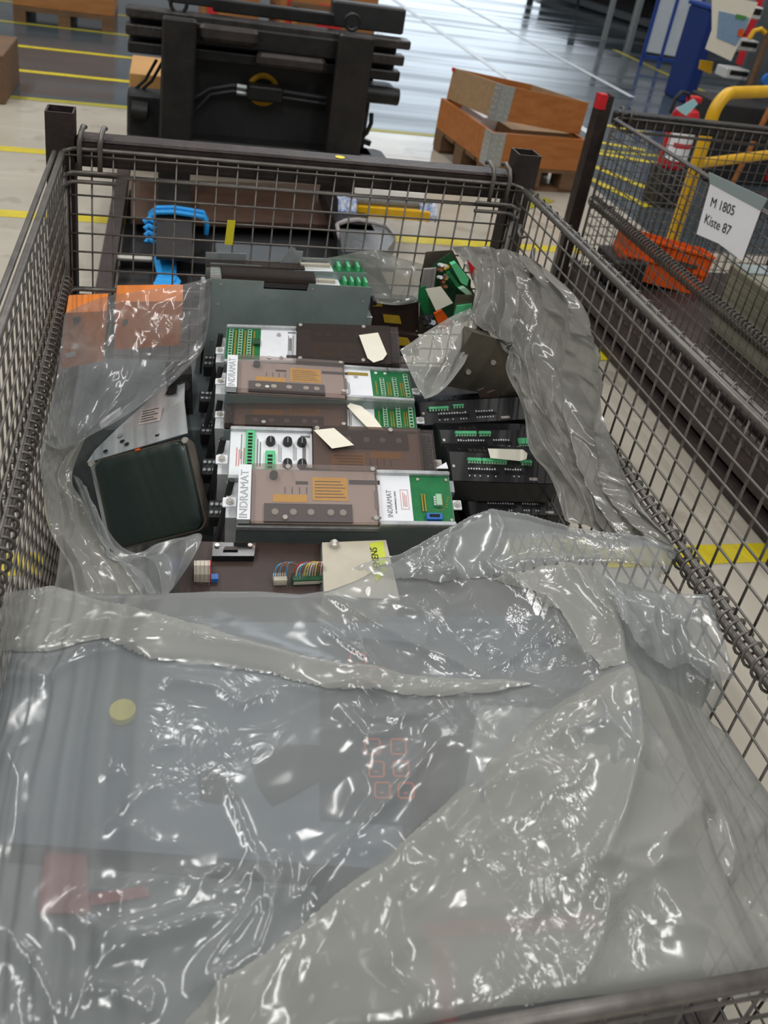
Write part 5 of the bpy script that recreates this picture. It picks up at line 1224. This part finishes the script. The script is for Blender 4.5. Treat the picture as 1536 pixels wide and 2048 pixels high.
# creases: picture polyline, height (m), width (m), kind (0 ridge, 1 step: left side of the line is higher)
CRS = [
    ([(0, 1200), (110, 1196), (250, 1228), (380, 1268), (480, 1300), (600, 1322)], .016, .030, 0),
    ([(250, 1268), (420, 1300), (560, 1318), (700, 1345), (880, 1362)], .008, .018, 0),
    ([(0, 1306), (95, 1368), (165, 1302), (245, 1288)], .012, .022, 0), ([(0, 1350), (95, 1370)], .006, .02, 0),
    ([(95, 1368), (170, 1320), (250, 1300), (330, 1290)], .006, .02, 0),
    ([(320, 1385), (350, 1365), (430, 1378), (480, 1412), (520, 1398), (560, 1372)], .010, .02, 0),
    ([(640, 1185), (700, 1225), (760, 1262), (860, 1310), (1000, 1368)], .014, .022, 0),
    ([(630, 1240), (690, 1290), (740, 1330), (760, 1345)], .010, .018, 0), ([(690, 1230), (720, 1290), (745, 1335)], .007, .015, 0),
    ([(560, 1372), (640, 1385), (720, 1372), (800, 1400)], .010, .02, 0), ([(700, 1370), (740, 1430), (800, 1440), (870, 1420)], .009, .018, 0),
    ([(680, 1420), (730, 1470), (790, 1460), (830, 1400)], .008, .016, 0),
    ([(980, 1030), (900, 1075), (800, 1130), (700, 1145)], .014, .020, 0), ([(980, 1030), (1000, 1075), (985, 1120), (968, 1140), (990, 1170)], .012, .016, 0),
    ([(980, 1030), (1100, 1065), (1250, 1090), (1360, 1102)], .012, .02, 0), ([(900, 1080), (880, 1130), (820, 1160)], .012, .014, 0), ([(850, 1110), (890, 1150), (915, 1165)], .012, .012, 0), ([(800, 1130), (850, 1155), (930, 1160)], .010, .014, 0),
    ([(990, 1150), (1060, 1135), (1150, 1135), (1330, 1142)], .012, .02, 0), ([(970, 1145), (1010, 1165), (1050, 1195), (1090, 1215), (1130, 1270), (1195, 1350)], .016, .02, 0),
    ([(1110, 1240), (1060, 1290), (1010, 1335), (968, 1345)], .012, .016, 0), ([(1060, 1300), (1110, 1285), (1160, 1320), (1195, 1350)], .009, .018, 0), ([(1105, 1270), (1110, 1300), (1090, 1340)], .008, .014, 0),
    ([(1120, 1130), (1160, 1190), (1215, 1250), (1250, 1340)], .018, .026, 0), ([(1190, 1150), (1225, 1215), (1250, 1330)], .012, .02, 0),
    ([(1220, 1210), (1300, 1235), (1330, 1270), (1400, 1240)], .008, .016, 0), ([(1300, 1235), (1290, 1280), (1260, 1310)], .008, .014, 0), ([(1330, 1270), (1350, 1330), (1455, 1368)], .010, .016, 0),
    ([(1250, 1340), (1262, 1420), (1270, 1520), (1235, 1650), (1190, 1750), (1160, 1800)], .026, .032, 0),
    ([(1060, 1470), (1120, 1440), (1190, 1420), (1215, 1470), (1260, 1520)], .010, .02, 0), ([(1080, 1490), (1150, 1480), (1210, 1465)], .014, .010, 0), ([(1080, 1490), (1110, 1450), (1160, 1400)], .009, .016, 0),
    ([(1260, 1345), (1140, 1470), (1000, 1560), (900, 1660)], .010, .03, 0), ([(1240, 1520), (1120, 1560), (1010, 1570), (900, 1620)], .008, .02, 0),
    ([(1180, 1580), (1100, 1600), (1040, 1650), (960, 1700), (900, 1760)], .009, .02, 0), ([(1130, 1650), (1060, 1690), (1000, 1780)], .007, .018, 0),
    ([(1000, 1600), (930, 1700), (860, 1800), (800, 1840)], .007, .022, 0), ([(850, 1750), (790, 1800), (760, 1900), (790, 1980)], .007, .02, 0), ([(880, 1700), (960, 1740), (1010, 1780)], .006, .016, 0),
    ([(1270, 1450), (1330, 1540), (1400, 1612), (1410, 1640)], .016, .024, 0), ([(1300, 1760), (1330, 1690), (1400, 1620)], .012, .02, 0), ([(1200, 1760), (1250, 1720), (1340, 1690), (1400, 1630)], .008, .018, 0),
    ([(1400, 1620), (1420, 1680), (1450, 1760), (1536, 1860)], -.016, .014, 0), ([(1430, 1630), (1460, 1720), (1450, 1770)], .014, .016, 0), ([(1380, 1470), (1430, 1560), (1500, 1640), (1536, 1720)], .010, .02, 0),
    ([(1060, 1775), (1160, 1750), (1290, 1760), (1380, 1725)], .012, .018, 0), ([(1290, 1760), (1350, 1840), (1420, 1890), (1500, 1940)], .011, .018, 0), ([(1290, 1762), (1210, 1810), (1195, 1850), (1140, 1900)], .010, .014, 0),
    ([(1195, 1770), (1200, 1840)], .010, .010, 0), ([(1225, 1810), (1200, 1880), (1165, 1950), (1110, 1935)], .009, .014, 0), ([(1230, 1805), (1320, 1860), (1440, 1890)], .006, .02, 0),
    ([(120, 1825), (190, 1788), (235, 1795), (330, 1742)], .011, .018, 0), ([(120, 1825), (180, 1860), (205, 1885), (300, 1850), (430, 1790)], .013, .018, 0), ([(225, 1830), (260, 1800), (330, 1760), (420, 1770)], .009, .014, 0),
    ([(165, 1935), (200, 1905), (300, 1880), (390, 1850), (470, 1820)], .014, .016, 0), ([(185, 1932), (260, 1905), (360, 1870), (460, 1835)], .010, .012, 0),
    ([(540, 1760), (500, 1830), (440, 1900), (380, 1985)], .016, .016, 0), ([(555, 1760), (545, 1830), (520, 1900), (440, 1960), (380, 1990)], .014, .016, 0), ([(500, 1720), (530, 1790), (540, 1830)], .014, .014, 0), ([(450, 1560), (480, 1640), (520, 1730), (535, 1800)], .008, .016, 0),
    ([(555, 1700), (565, 1750), (545, 1810)], .012, .012, 0), ([(470, 1730), (420, 1750), (390, 1785), (440, 1775)], .009, .014, 0), ([(440, 1790), (480, 1780), (500, 1740)], .008, .012, 0),
    ([(140, 2040), (175, 1980), (240, 1985), (270, 2010), (300, 1990)], .012, .016, 0), ([(0, 1860), (60, 1920), (100, 2000), (115, 2048)], .012, .018, 0), ([(280, 1960), (310, 2000), (290, 2048)], .012, .014, 0), ([(420, 2000), (440, 1975), (425, 2048)], .010, .012, 0),
    ([(600, 1860), (540, 1960), (500, 2048)], .008, .022, 0), ([(700, 1800), (640, 1900), (600, 1990)], .006, .02, 0), ([(760, 1880), (800, 1960), (850, 1990), (845, 2040)], .008, .016, 0),
    ([(230, 1640), (310, 1690), (380, 1692)], .006, .02, 0), ([(240, 1630), (290, 1590), (330, 1565)], .006, .014, 0), ([(300, 1500), (360, 1490)], .005, .012, 0), ([(200, 1560), (245, 1540)], .004, .01, 0),
    ([(0, 1480), (40, 1560), (30, 1700)], .008, .04, 0), ([(880, 1480), (780, 1600), (640, 1740), (560, 1830)], .014, .016, 0),
]
CRW = [(np.array([on_sheet(*p)[:2] for p in pl]), a, wd, kd) for pl, a, wd, kd in CRS]
CPATCH = [(60, 1240, .06, .7), (400, 1250, .05, .6), (760, 1440, .07, 1.1), (700, 1280, .05, .7), (820, 1160, .07, 1.2), (950, 1270, .07, .8), (1130, 1310, .05, .8), (1300, 1280, .06, 1.2), (1110, 1440, .07, .9), (1000, 1680, .12, .8), (740, 1900, .12, .9),
          (330, 1820, .09, .8), (900, 1900, .1, .8), (1330, 1560, .07, .7), (1290, 1500, .05, .7), (1480, 1650, .08, .8), (1250, 1880, .06, .5), (480, 1960, .06, .7), (1480, 1480, .05, .7)]
CPW = [(on_sheet(x, y)[:2], r, a) for x, y, r, a in CPATCH]
def hsheet(XY, seed=0., gain=1.):
    z = hbase(XY)
    for pl, a, wd, kd in CRW:
        d, s, t = segdist(XY, pl); fall = np.minimum(1, 4*np.minimum(t+.06, 1.06-t))
        z = z+gain*a*fall*np.exp(-(d/wd)**.85*1.6)
    P3 = np.concatenate([XY, np.zeros((len(XY), 1))], 1)
    amp_ = np.full(len(XY), .09)
    for c, r, a in CPW: amp_ += a*np.exp(-((XY-c)**2).sum(1)/r**2)
    z = z+gain*(.0064*np.minimum(amp_, 1.)*crumple(XY, seed)+.0032*facets(XY, .13, 4., .75, 2.2)+.003*soft(P3, 6, seed))
    return z
def field_sheet(name, poly, parent, ms, step=.0042, lift=0., seed=0., gain=1., hem=.012, local=None, extra=None):
    """sheet over the height field cut to a closed outline (world XY); its rim turns down a little"""
    poly = np.array(poly); lo = poly.min(0)-step; hi = poly.max(0)+step
    gx = np.arange(lo[0], hi[0], step); gy = np.arange(lo[1], hi[1], step)
    XY = np.stack(np.meshgrid(gx, gy), -1).reshape(-1, 2); nx, ny = len(gx), len(gy)
    ins = inside(XY, poly); d, s, t = segdist(XY, np.vstack([poly, poly[:1]]))
    # pull the first ring of outside points onto the outline
    keep = ins | (d < step*.75)
    pl = np.vstack([poly, poly[:1]]); XYc = XY.copy(); out = keep & ~ins
    if out.any():
        q = XY[out]; best = np.full(len(q), 9.); bp_ = q.copy()
        for i in range(len(pl)-1):
            a, b = pl[i], pl[i+1]; e = b-a; tt = np.clip(((q-a) @ e)/(e @ e+1e-12), 0, 1); pp = a+tt[:, None]*e; dd = np.linalg.norm(q-pp, axis=1); k = dd < best
            best[k] = dd[k]; bp_[k] = pp[k]
        XYc[out] = bp_
    z = hsheet(XYc, seed, gain)+lift; dd = np.where(ins, d, 0)
    z = z-hem*np.exp(-dd/.006)
    if extra is not None: z = z+extra(XYc, dd)
    idx = np.arange(nx*ny).reshape(ny, nx)
    F = np.stack([idx[:-1, :-1], idx[:-1, 1:], idx[1:, 1:], idx[1:, :-1]], -1).reshape(-1, 4)
    F = F[keep[F].all(1)]
    used = np.unique(F); rm_ = np.full(nx*ny, -1); rm_[used] = np.arange(len(used))
    m = MB(); m.v = np.column_stack([XYc, z])[used].tolist(); m.f = [tuple(int(v) for v in f) for f in rm_[F]]; m.m = [0]*len(m.f)
    return m.build(name, ms, parent, 'all', local)
def xy(*ps): return [on_sheet(*p)[:2] for p in ps]
bag = W('plastic_liner_bag', 'large milky plastic liner bag spread over the front half of the cage', 'plastic bag', (0, 1.1, .55))
OUT = [(-.487, 1.118)]+xy((0, 1190), (75, 1184), (150, 1179), (300, 1175), (420, 1171), (520, 1172), (600, 1178), (650, 1172), (720, 1148), (800, 1120), (880, 1082), (940, 1046), (980, 1030), (1060, 1042), (1150, 1062), (1240, 1078), (1310, 1090), (1362, 1104), (1340, 1130), (1320, 1150), (1360, 1180), (1412, 1210), (1436, 1290), (1464, 1370), (1440, 1380), (1424, 1420), (1470, 1480), (1536, 1565))+[(.488, .72), (.488, .518), (-.488, .518), (-.488, .8)]
field_sheet('front_sheet', OUT, bag.o, MT['film'], local=bag.m, hem=.016)
B = xy((1255, 1345), (1190, 1362), (1100, 1420), (1000, 1500), (870, 1625), (780, 1700), (690, 1772), (600, 1850), (540, 1905), (440, 1975), (360, 2048))+[(-.25, .522), (.482, .522), (.482, .70)]+xy((1536, 1590), (1450, 1470), (1400, 1420), (1330, 1370))
field_sheet('upper_fold', B, bag.o, MT['film2'], local=bag.m, lift=.009, seed=3.3, gain=.85, hem=.009)
Cb = xy((0, 1200), (100, 1194), (250, 1226), (380, 1268), (480, 1300), (600, 1322), (760, 1342), (870, 1358), (1000, 1368), (1072, 1372), (980, 1392), (880, 1395), (760, 1388), (640, 1385), (540, 1352), (420, 1335), (300, 1325), (200, 1290), (100, 1305), (0, 1308))
field_sheet('middle_fold', Cb, bag.o, MT['film2'], local=bag.m, lift=.011, seed=1.7, hem=.007)
D = xy((700, 1145), (800, 1120), (880, 1082), (940, 1048), (978, 1033), (1060, 1045), (1150, 1064), (1300, 1094), (1358, 1106), (1330, 1146), (1200, 1140), (1080, 1140), (1000, 1165), (940, 1160), (880, 1172), (790, 1162))
field_sheet('peak_fold', D, bag.o, MT['film'], local=bag.m, lift=.008, seed=5.1, gain=1.1, hem=.006)
Eb = xy((985, 1168), (1080, 1142), (1180, 1142), (1230, 1210), (1252, 1340), (1195, 1352), (1150, 1300), (1112, 1246), (1060, 1200))
field_sheet('side_fold', Eb, bag.o, MT['film2'], local=bag.m, lift=.010, seed=7.9, gain=1.1, hem=.008)
Fb = xy((1200, 1214), (1300, 1210), (1408, 1212), (1434, 1290), (1462, 1368), (1420, 1372), (1360, 1352), (1330, 1362), (1262, 1322), (1225, 1290))
field_sheet('corner_flap', Fb, bag.o, MT['film'], local=bag.m, lift=.028, seed=9.4, gain=1.1, hem=.004, extra=lambda XY, d: -.016*np.clip((.22-XY[:, 0])/.1, 0, 1))

# ------------------------------------------------------------------ standing flaps
def crom(A, n):
    """Catmull-Rom resampling along axis 0"""
    A = np.asarray(A, float); k = len(A); t = np.linspace(0, k-1, n); i = np.clip(t.astype(int), 0, k-2); f = (t-i)
    g = lambda j: A[np.clip(j, 0, k-1)]
    p0, p1, p2, p3 = g(i-1), g(i), g(i+1), g(i+2); f = f.reshape((-1,)+(1,)*(A.ndim-1))
    return .5*((2*p1)+(-p0+p2)*f+(2*p0-5*p1+4*p2-p3)*f*f+(-p0+3*p1-3*p2+p3)*f**3)
def flap(name, ctrl, nu, nv, ms, amp_=.010, seed=0., folds=(), parent=None, edge=.25):
    """ctrl: rows of (x, y, depth Y); folds: (axis, frequency, height) runs of pleats"""
    def q(x, y, Y):
        p = aty(x, y, Y); lim = .470
        return p if abs(p[0]) < lim else atx(x, y, math.copysign(lim, p[0]))
    G = np.array([[q(x, y, Y) for x, y, Y in row] for row in ctrl])
    S = crom(crom(G, nu).swapaxes(0, 1), nv).swapaxes(0, 1)
    du = np.gradient(S, axis=0); dv = np.gradient(S, axis=1); Nn = np.cross(du, dv); Nn /= np.linalg.norm(Nn, axis=2)[..., None]+1e-12
    Nn *= np.sign((Nn*(CAM-S)).sum(-1))[..., None]
    uu, vv = np.meshgrid(np.linspace(0, 1, nu), np.linspace(0, 1, nv), indexing='ij')
    UVm = np.stack([uu*np.linalg.norm(S[-1, nv//2]-S[0, nv//2])*1.15, vv*np.linalg.norm(S[nu//2, -1]-S[nu//2, 0])*1.15], -1)
    dsp = amp_*.8*crumple(UVm, seed, .2, 2.2)+amp_*.8*facets(UVm, .13, 4., .3, 2.)+amp_*.4*soft(S, 7, seed)
    for ax, fq, hh in folds:
        a = vv if ax else uu; b = uu if ax else vv
        ph = fq*a+.6*np.sin(b*3+seed)+1.2*soft(S, 4, seed+2)
        dsp = dsp+hh*(1-2*np.abs((ph % 1)-.5)*2)*(.5+.5*soft(S, 5, seed+5))
    ed = np.minimum(1, np.minimum(np.minimum(uu, 1-uu)*nu, np.minimum(vv, 1-vv)*nv)/8.)
    S = S+Nn*(dsp*(edge+(1-edge)*ed))[..., None]
    return MB().grid(S).build(name, ms, parent or bag.o, 'all', bag.m)
flap('left_flap', [[(130, 626, 1.75), (200, 596, 1.78), (280, 582, 1.82), (350, 572, 1.86), (422, 556, 1.90)],
                   [(122, 690, 1.70), (200, 672, 1.72), (280, 655, 1.76), (352, 640, 1.80), (420, 612, 1.86)],
                   [(112, 760, 1.62), (190, 745, 1.64), (270, 728, 1.69), (345, 708, 1.75), (414, 664, 1.82)],
                   [(98, 830, 1.54), (160, 825, 1.57), (240, 795, 1.62), (320, 762, 1.70), (398, 712, 1.78)],
                   [(86, 884, 1.47), (135, 902, 1.48), (180, 872, 1.54), (250, 832, 1.60), (335, 775, 1.70)]], 130, 150, MT['film_clear'], .0045, 2.2, ((0, 2.5, .006),))
flap('left_drape', [[(88, 880, 1.47), (125, 885, 1.49), (160, 880, 1.52), (172, 876, 1.54)],
                    [(80, 930, 1.45), (105, 940, 1.46), (125, 948, 1.47), (146, 955, 1.50)],
                    [(92, 1010, 1.40), (118, 1010, 1.41), (140, 1005, 1.43), (165, 1000, 1.46)],
                    [(105, 1070, 1.33), (135, 1070, 1.34), (165, 1065, 1.36), (195, 1060, 1.38)],
                    [(140, 1130, 1.27), (180, 1122, 1.28), (215, 1118, 1.30), (250, 1115, 1.32)],
                    [(150, 1195, 1.21), (210, 1195, 1.21), (270, 1195, 1.21), (330, 1190, 1.22)]], 120, 110, MT['film2'], .006, 4.1, ((1, 3., .010),))
flap('left_floor_fold', [[(146, 950, 1.49), (160, 958, 1.47), (174, 975, 1.46)],
                         [(168, 1010, 1.42), (186, 1020, 1.41), (200, 1035, 1.40)],
                         [(198, 1080, 1.34), (228, 1112, 1.31), (270, 1106, 1.32)],
                         [(250, 1140, 1.26), (310, 1120, 1.28), (402, 1068, 1.32)],
                         [(290, 1200, 1.19), (325, 1195, 1.19), (348, 1175, 1.21)]], 90, 80, MT['film'], .005, 6.6, ((1, 3., .010),))
flap('rear_flap', [[(560, 528, 1.985), (660, 515, 1.985), (745, 500, 1.985), (800, 516, 1.985), (846, 528, 1.985)],
                   [(600, 540, 1.975), (680, 540, 1.975), (755, 540, 1.965), (805, 550, 1.97), (845, 560, 1.975)],
                   [(640, 560, 1.96), (700, 570, 1.955), (765, 590, 1.95), (805, 592, 1.96), (842, 588, 1.965)],
                   [(690, 585, 1.95), (730, 600, 1.95), (765, 608, 1.945), (800, 610, 1.95), (838, 604, 1.955)]], 70, 110, MT['film2'], .006, 8.8, ((1, 2., .008),))
flap('right_flap', [[(905, 492, 1.93), (960, 492, 1.93), (1015, 500, 1.92), (1060, 516, 1.89), (1100, 545, 1.84)],
                    [(925, 520, 1.90), (985, 525, 1.885), (1050, 545, 1.85), (1110, 580, 1.79), (1160, 605, 1.74)],
                    [(950, 572, 1.84), (1000, 580, 1.81), (1060, 610, 1.75), (1125, 640, 1.68), (1180, 668, 1.62)],
                    [(948, 640, 1.77), (1000, 660, 1.73), (1060, 680, 1.67), (1130, 700, 1.60), (1190, 730, 1.55)],
                    [(1015, 690, 1.68), (1040, 720, 1.63), (1085, 750, 1.57), (1140, 775, 1.52), (1202, 800, 1.47)],
                    [(1012, 740, 1.62), (1055, 780, 1.55), (1100, 820, 1.49), (1160, 850, 1.43), (1222, 880, 1.38)],
                    [(1045, 815, 1.53), (1085, 850, 1.47), (1130, 885, 1.42), (1185, 920, 1.36), (1250, 955, 1.31)],
                    [(1060, 900, 1.43), (1110, 920, 1.39), (1165, 950, 1.34), (1220, 985, 1.29), (1285, 1010, 1.25)],
                    [(1100, 955, 1.36), (1155, 985, 1.31), (1215, 1010, 1.27), (1275, 1045, 1.23), (1335, 1075, 1.20)],
                    [(1130, 1040, 1.26), (1190, 1060, 1.235), (1240, 1075, 1.22), (1300, 1090, 1.20), (1362, 1108, 1.17)]], 230, 150, MT['film_dense'], .010, 11.5, ((1, 4.5, .024),))
flap('inner_tongue', [[(942, 614, 1.80), (955, 650, 1.77), (945, 690, 1.73)],
                      [(890, 640, 1.77), (925, 690, 1.70), (925, 735, 1.66)],
                      [(845, 670, 1.74), (875, 725, 1.66), (885, 780, 1.60)],
                      [(800, 700, 1.70), (825, 755, 1.62), (850, 798, 1.57)]], 80, 70, MT['film2'], .009, 14.2, ((0, 3, .007),))
flap('rear_side_fold', [[(905, 492, 1.94), (935, 500, 1.93), (960, 520, 1.91)], [(930, 530, 1.90), (960, 545, 1.88), (1000, 560, 1.85)], [(950, 575, 1.85), (985, 580, 1.83), (1020, 590, 1.80)]], 40, 40, MT['film'], .006, 16.)

# ------------------------------------------------------------------ cabinets and panels under the front sheet
def slab(label, name, cat, quad, under, thick, ms, parts=()):
    """box whose top follows four picture points, a little below the sheet"""
    P = [on_sheet(*p)-np.array([0, 0, under]) for p in quad]
    for p in P: p[0] = np.clip(p[0], -.472, .472); p[1] = max(p[1], .525)
    A = np.column_stack([np.array(P)[:, :2], np.ones(4)]); co = np.linalg.lstsq(A, np.array(P)[:, 2], rcond=None)[0]
    top = lambda x, y: co[0]*x+co[1]*y+co[2]
    P = [np.array([p[0], p[1], top(p[0], p[1])]) for p in P]
    w = W(name, label, cat, sum(P)/4)
    w.part(MB().prism([p-np.array([0, 0, thick]) for p in P], (0, 0, thick)), 'body', ms)
    def at(x, y, up=0.0006):
        z = .65
        for _ in range(5): p = atz(x, y, z); z = top(p[0], p[1])+up
        return atz(x, y, z)
    w.at = at
    return w
w = slab('big blue grey control panel with a yellow round sticker under the front sheet', 'operator_console', 'control panel', [(-150, 1675), (800, 1720), (860, 1235), (-20, 1225)], .014, .16, 'panel_blue')
w.part(MB().prism([w.at(*p) for p in ((640, 1640), (815, 1650), (870, 1290), (640, 1270))], (0, 0, .0012)), 'keypad_foil', 'panel_dark')
w.part(MB().prism([w.at(*p, .0004) for p in ((500, 1520), (560, 1490), (640, 1492), (720, 1510), (690, 1560), (640, 1560), (590, 1590), (545, 1612), (520, 1580))], (0, 0, .0016)), 'oil_stain', 'stain')
w.part(MB().prism([w.at(*p, .0004) for p in ((395, 1545), (430, 1540), (455, 1560), (480, 1600), (440, 1608), (400, 1600))], (0, 0, .0010)), 'oil_stain', 'stain')
a = np.linspace(0, 2*PI, 25)[:-1]; c = w.at(245, 1429, .001); ex = w.at(271, 1429, .001)-c; R_ = np.linalg.norm(ex)
w.part(MB().prism([c+R_*np.array([math.cos(t), math.sin(t), 0]) for t in a], (0, 0, .009)), 'round_sticker', 'sticker')
def key(w, x, y, r=15):
    m = MB(); o = [w.at(x+sx*r, y+sy*r, .0014) for sx, sy in ((-1, -.8), (-.8, -1), (.8, -1), (1, -.8), (1, .8), (.8, 1), (-.8, 1), (-1, .8))]
    m.tube(o, .0014, 5, closed=True); k = w.part(m, 'key', 'key_orange')
    m = MB(); m.beam(w.at(x-r*.3, y+r*.3, .0015), w.at(x+r*.2, y+r*.3, .0015), .002, .0008); w.part(m, 'key_symbol', 'key_orange', parent=k)
for x, y in ((745, 1494), (797, 1494), (753, 1539), (802, 1538), (765, 1581), (812, 1582), (715, 1352), (757, 1350), (716, 1322)): key(w, x, y)
w = slab('light grey enamelled housing under the right half of the front sheet', 'grey_housing', 'housing', [(900, 1780), (1420, 1760), (1300, 1390), (960, 1400)], .022, .2, 'panel_grey')
w = slab('blue grey housing under the middle of the front sheet behind the keypad', 'grey_housing', 'housing', [(890, 1340), (1180, 1340), (1090, 1205), (760, 1200)], .030, .12, 'panel_slate')
w = slab('grey cabinet with a red corner patch under the left front of the sheet', 'grey_cabinet', 'cabinet', [(-60, 2040), (560, 2040), (640, 1735), (-120, 1690)], .030, .2, 'cab_grey')
w.part(MB().prism([w.at(*p) for p in ((75, 1830), (180, 1830), (172, 1700), (92, 1700))], (0, 0, .004)), 'red_patch', 'red_faded')
w.part(MB().prism([w.at(*p) for p in ((180, 1815), (300, 1795), (290, 1775), (180, 1790))], (0, 0, .003)), 'red_patch', 'red_faded')
w = slab('dark grey cabinet with a red stripe under the right front of the sheet', 'grey_cabinet', 'cabinet', [(620, 2046), (1420, 1990), (1440, 1800), (760, 1800)], .016, .2, 'panel_deep')
w.part(MB().prism([w.at(*p) for p in ((850, 1880), (1200, 1858), (1196, 1828), (840, 1850))], (0, 0, .004)), 'red_stripe', 'red_dull')
w.part(MB().prism([w.at(*p) for p in ((872, 2046), (915, 2046), (895, 1885), (860, 1885))], (0, 0, .003)), 'red_stripe', 'red_dull')
w = slab('grey housing under the sheet against the right cage wall', 'grey_housing', 'housing', [(1300, 1340), (1440, 1340), (1380, 1140), (1130, 1110)], .035, .12, 'panel_grey')
# pan and red parts in front of the cage, below its front bar
tag(MB().box((.02, .33, 0), (.52, .455, .12), bev=.008).build('rusty_pan', 'rust'), 'rusty pan on the floor before the cage front bar', 'pan')
tag(MB().box((.12, .35, .121), (.45, .43, .16), bev=.006).build('red_part', 'red_dull'), 'dull red part in the rusty pan below the front bar', 'machine part')

q = aty(150, 760, 1.72)
tag(MB().box((-.47, 1.69, .18), (-.17, 1.97, .50), bev=.006).build('grey_housing', 'cab_grey'), 'grey housing standing under the orange housings at the left rear', 'housing')
tag(MB().box((.05, 1.74, .18), (.47, 1.97, .50), bev=.006).build('dark_filler', 'black_panel'), 'added dark filler box under the circuit boards at the right rear corner', 'housing')  # filler box added so the gap behind the film reads dark
LB = [[(-.48, 1.66), (-.36, 1.66), (-.26, 1.64), (-.17, 1.62)], [(-.48, 1.45), (-.36, 1.44), (-.26, 1.42), (-.17, 1.40)], [(-.48, 1.25), (-.36, 1.24), (-.26, 1.22), (-.17, 1.20)], [(-.48, 1.08), (-.36, 1.08), (-.26, 1.08), (-.17, 1.08)]]
flap('liner_base', [[(*proj(np.array([x, y, .27])), y) for x, y in row] for row in LB], 70, 60, MT['film2'], .012, 21.)
# ------------------------------------------------------------------ light
def area(name, loc, sx, sy, e, col=(1, .985, .96), rot=(0, 0, 0)):
    l = bpy.data.lights.new(name, 'AREA'); l.shape = 'RECTANGLE'; l.size = sx; l.size_y = sy; l.energy = e; l.color = col
    o = bpy.data.objects.new(name, l); COL.objects.link(o); o.location = loc; o.rotation_euler = rot
    tag(o, 'ceiling lamp of the hall', 'lamp', 'ceiling lamps'); return o
for i, (x, y) in enumerate(((-3.2, .8), (-2.6, 3.4), (3.0, 1.0), (-3.2, 6.), (.6, 7.), (4., 6.), (-1.2, -2.2), (2.2, -2.6), (-3, 11.5), (3.2, 12))):
    area('ceiling_lamp', (x, y, 5.6), .14, 2.6, 110)
wd = bpy.data.worlds.new('hall'); SC.world = wd; wd.use_nodes = True
N = wd.node_tree.nodes; L = wd.node_tree.links; bg = N['Background']
tc = N.new('ShaderNodeTexCoord'); sp = N.new('ShaderNodeSeparateXYZ'); L.new(tc.outputs['Generated'], sp.inputs[0])
def wm(op, a, b=None, c=None):
    n = N.new('ShaderNodeMath'); n.operation = op
    for i, x in enumerate((a, b, c)):
        if x is None: continue
        if isinstance(x, (int, float)): n.inputs[i].default_value = x
        else: L.new(x, n.inputs[i])
    return n.outputs[0]
def sstep(v, lo, hi):
    n = N.new('ShaderNodeMapRange'); n.interpolation_type = 'SMOOTHSTEP'; L.new(v, n.inputs[0]); n.inputs[1].default_value = lo; n.inputs[2].default_value = hi; return n.outputs[0]
# an open gate with daylight at the far end of the hall
az = wm('ARCTAN2', sp.outputs[0], sp.outputs[1])
gate = wm('MULTIPLY', wm('MULTIPLY', sstep(az, .10, .24), sstep(az, .50, .34)), wm('MULTIPLY', sstep(sp.outputs[2], .01, .06), sstep(sp.outputs[2], .34, .22)))
mx = N.new('ShaderNodeMix'); mx.data_type = 'RGBA'; L.new(gate, mx.inputs[0])
mx.inputs[6].default_value = (.52, .53, .54, 1); mx.inputs[7].default_value = (2.4, 2.75, 3.1, 1)
up = sstep(sp.outputs[2], -.1, .9); m2 = N.new('ShaderNodeMix'); m2.data_type = 'RGBA'; L.new(up, m2.inputs[0])
m2.inputs[6].default_value = (.20, .205, .21, 1); m2.inputs[7].default_value = (.36, .37, .38, 1); L.new(m2.outputs[2], mx.inputs[6])
L.new(mx.outputs[2], bg.inputs[0]); bg.inputs[1].default_value = 1.0
vs = SC.view_settings; vs.view_transform = 'Standard'; vs.look = 'None'; vs.gamma = 1; vs.use_curve_mapping = False; vs.exposure = -.42
SC.cycles.max_bounces = 8; SC.cycles.transparent_max_bounces = 24; SC.cycles.transmission_bounces = 6; SC.cycles.caustics_reflective = False; SC.cycles.caustics_refractive = False
SC.cycles.sample_clamp_indirect = 6.0
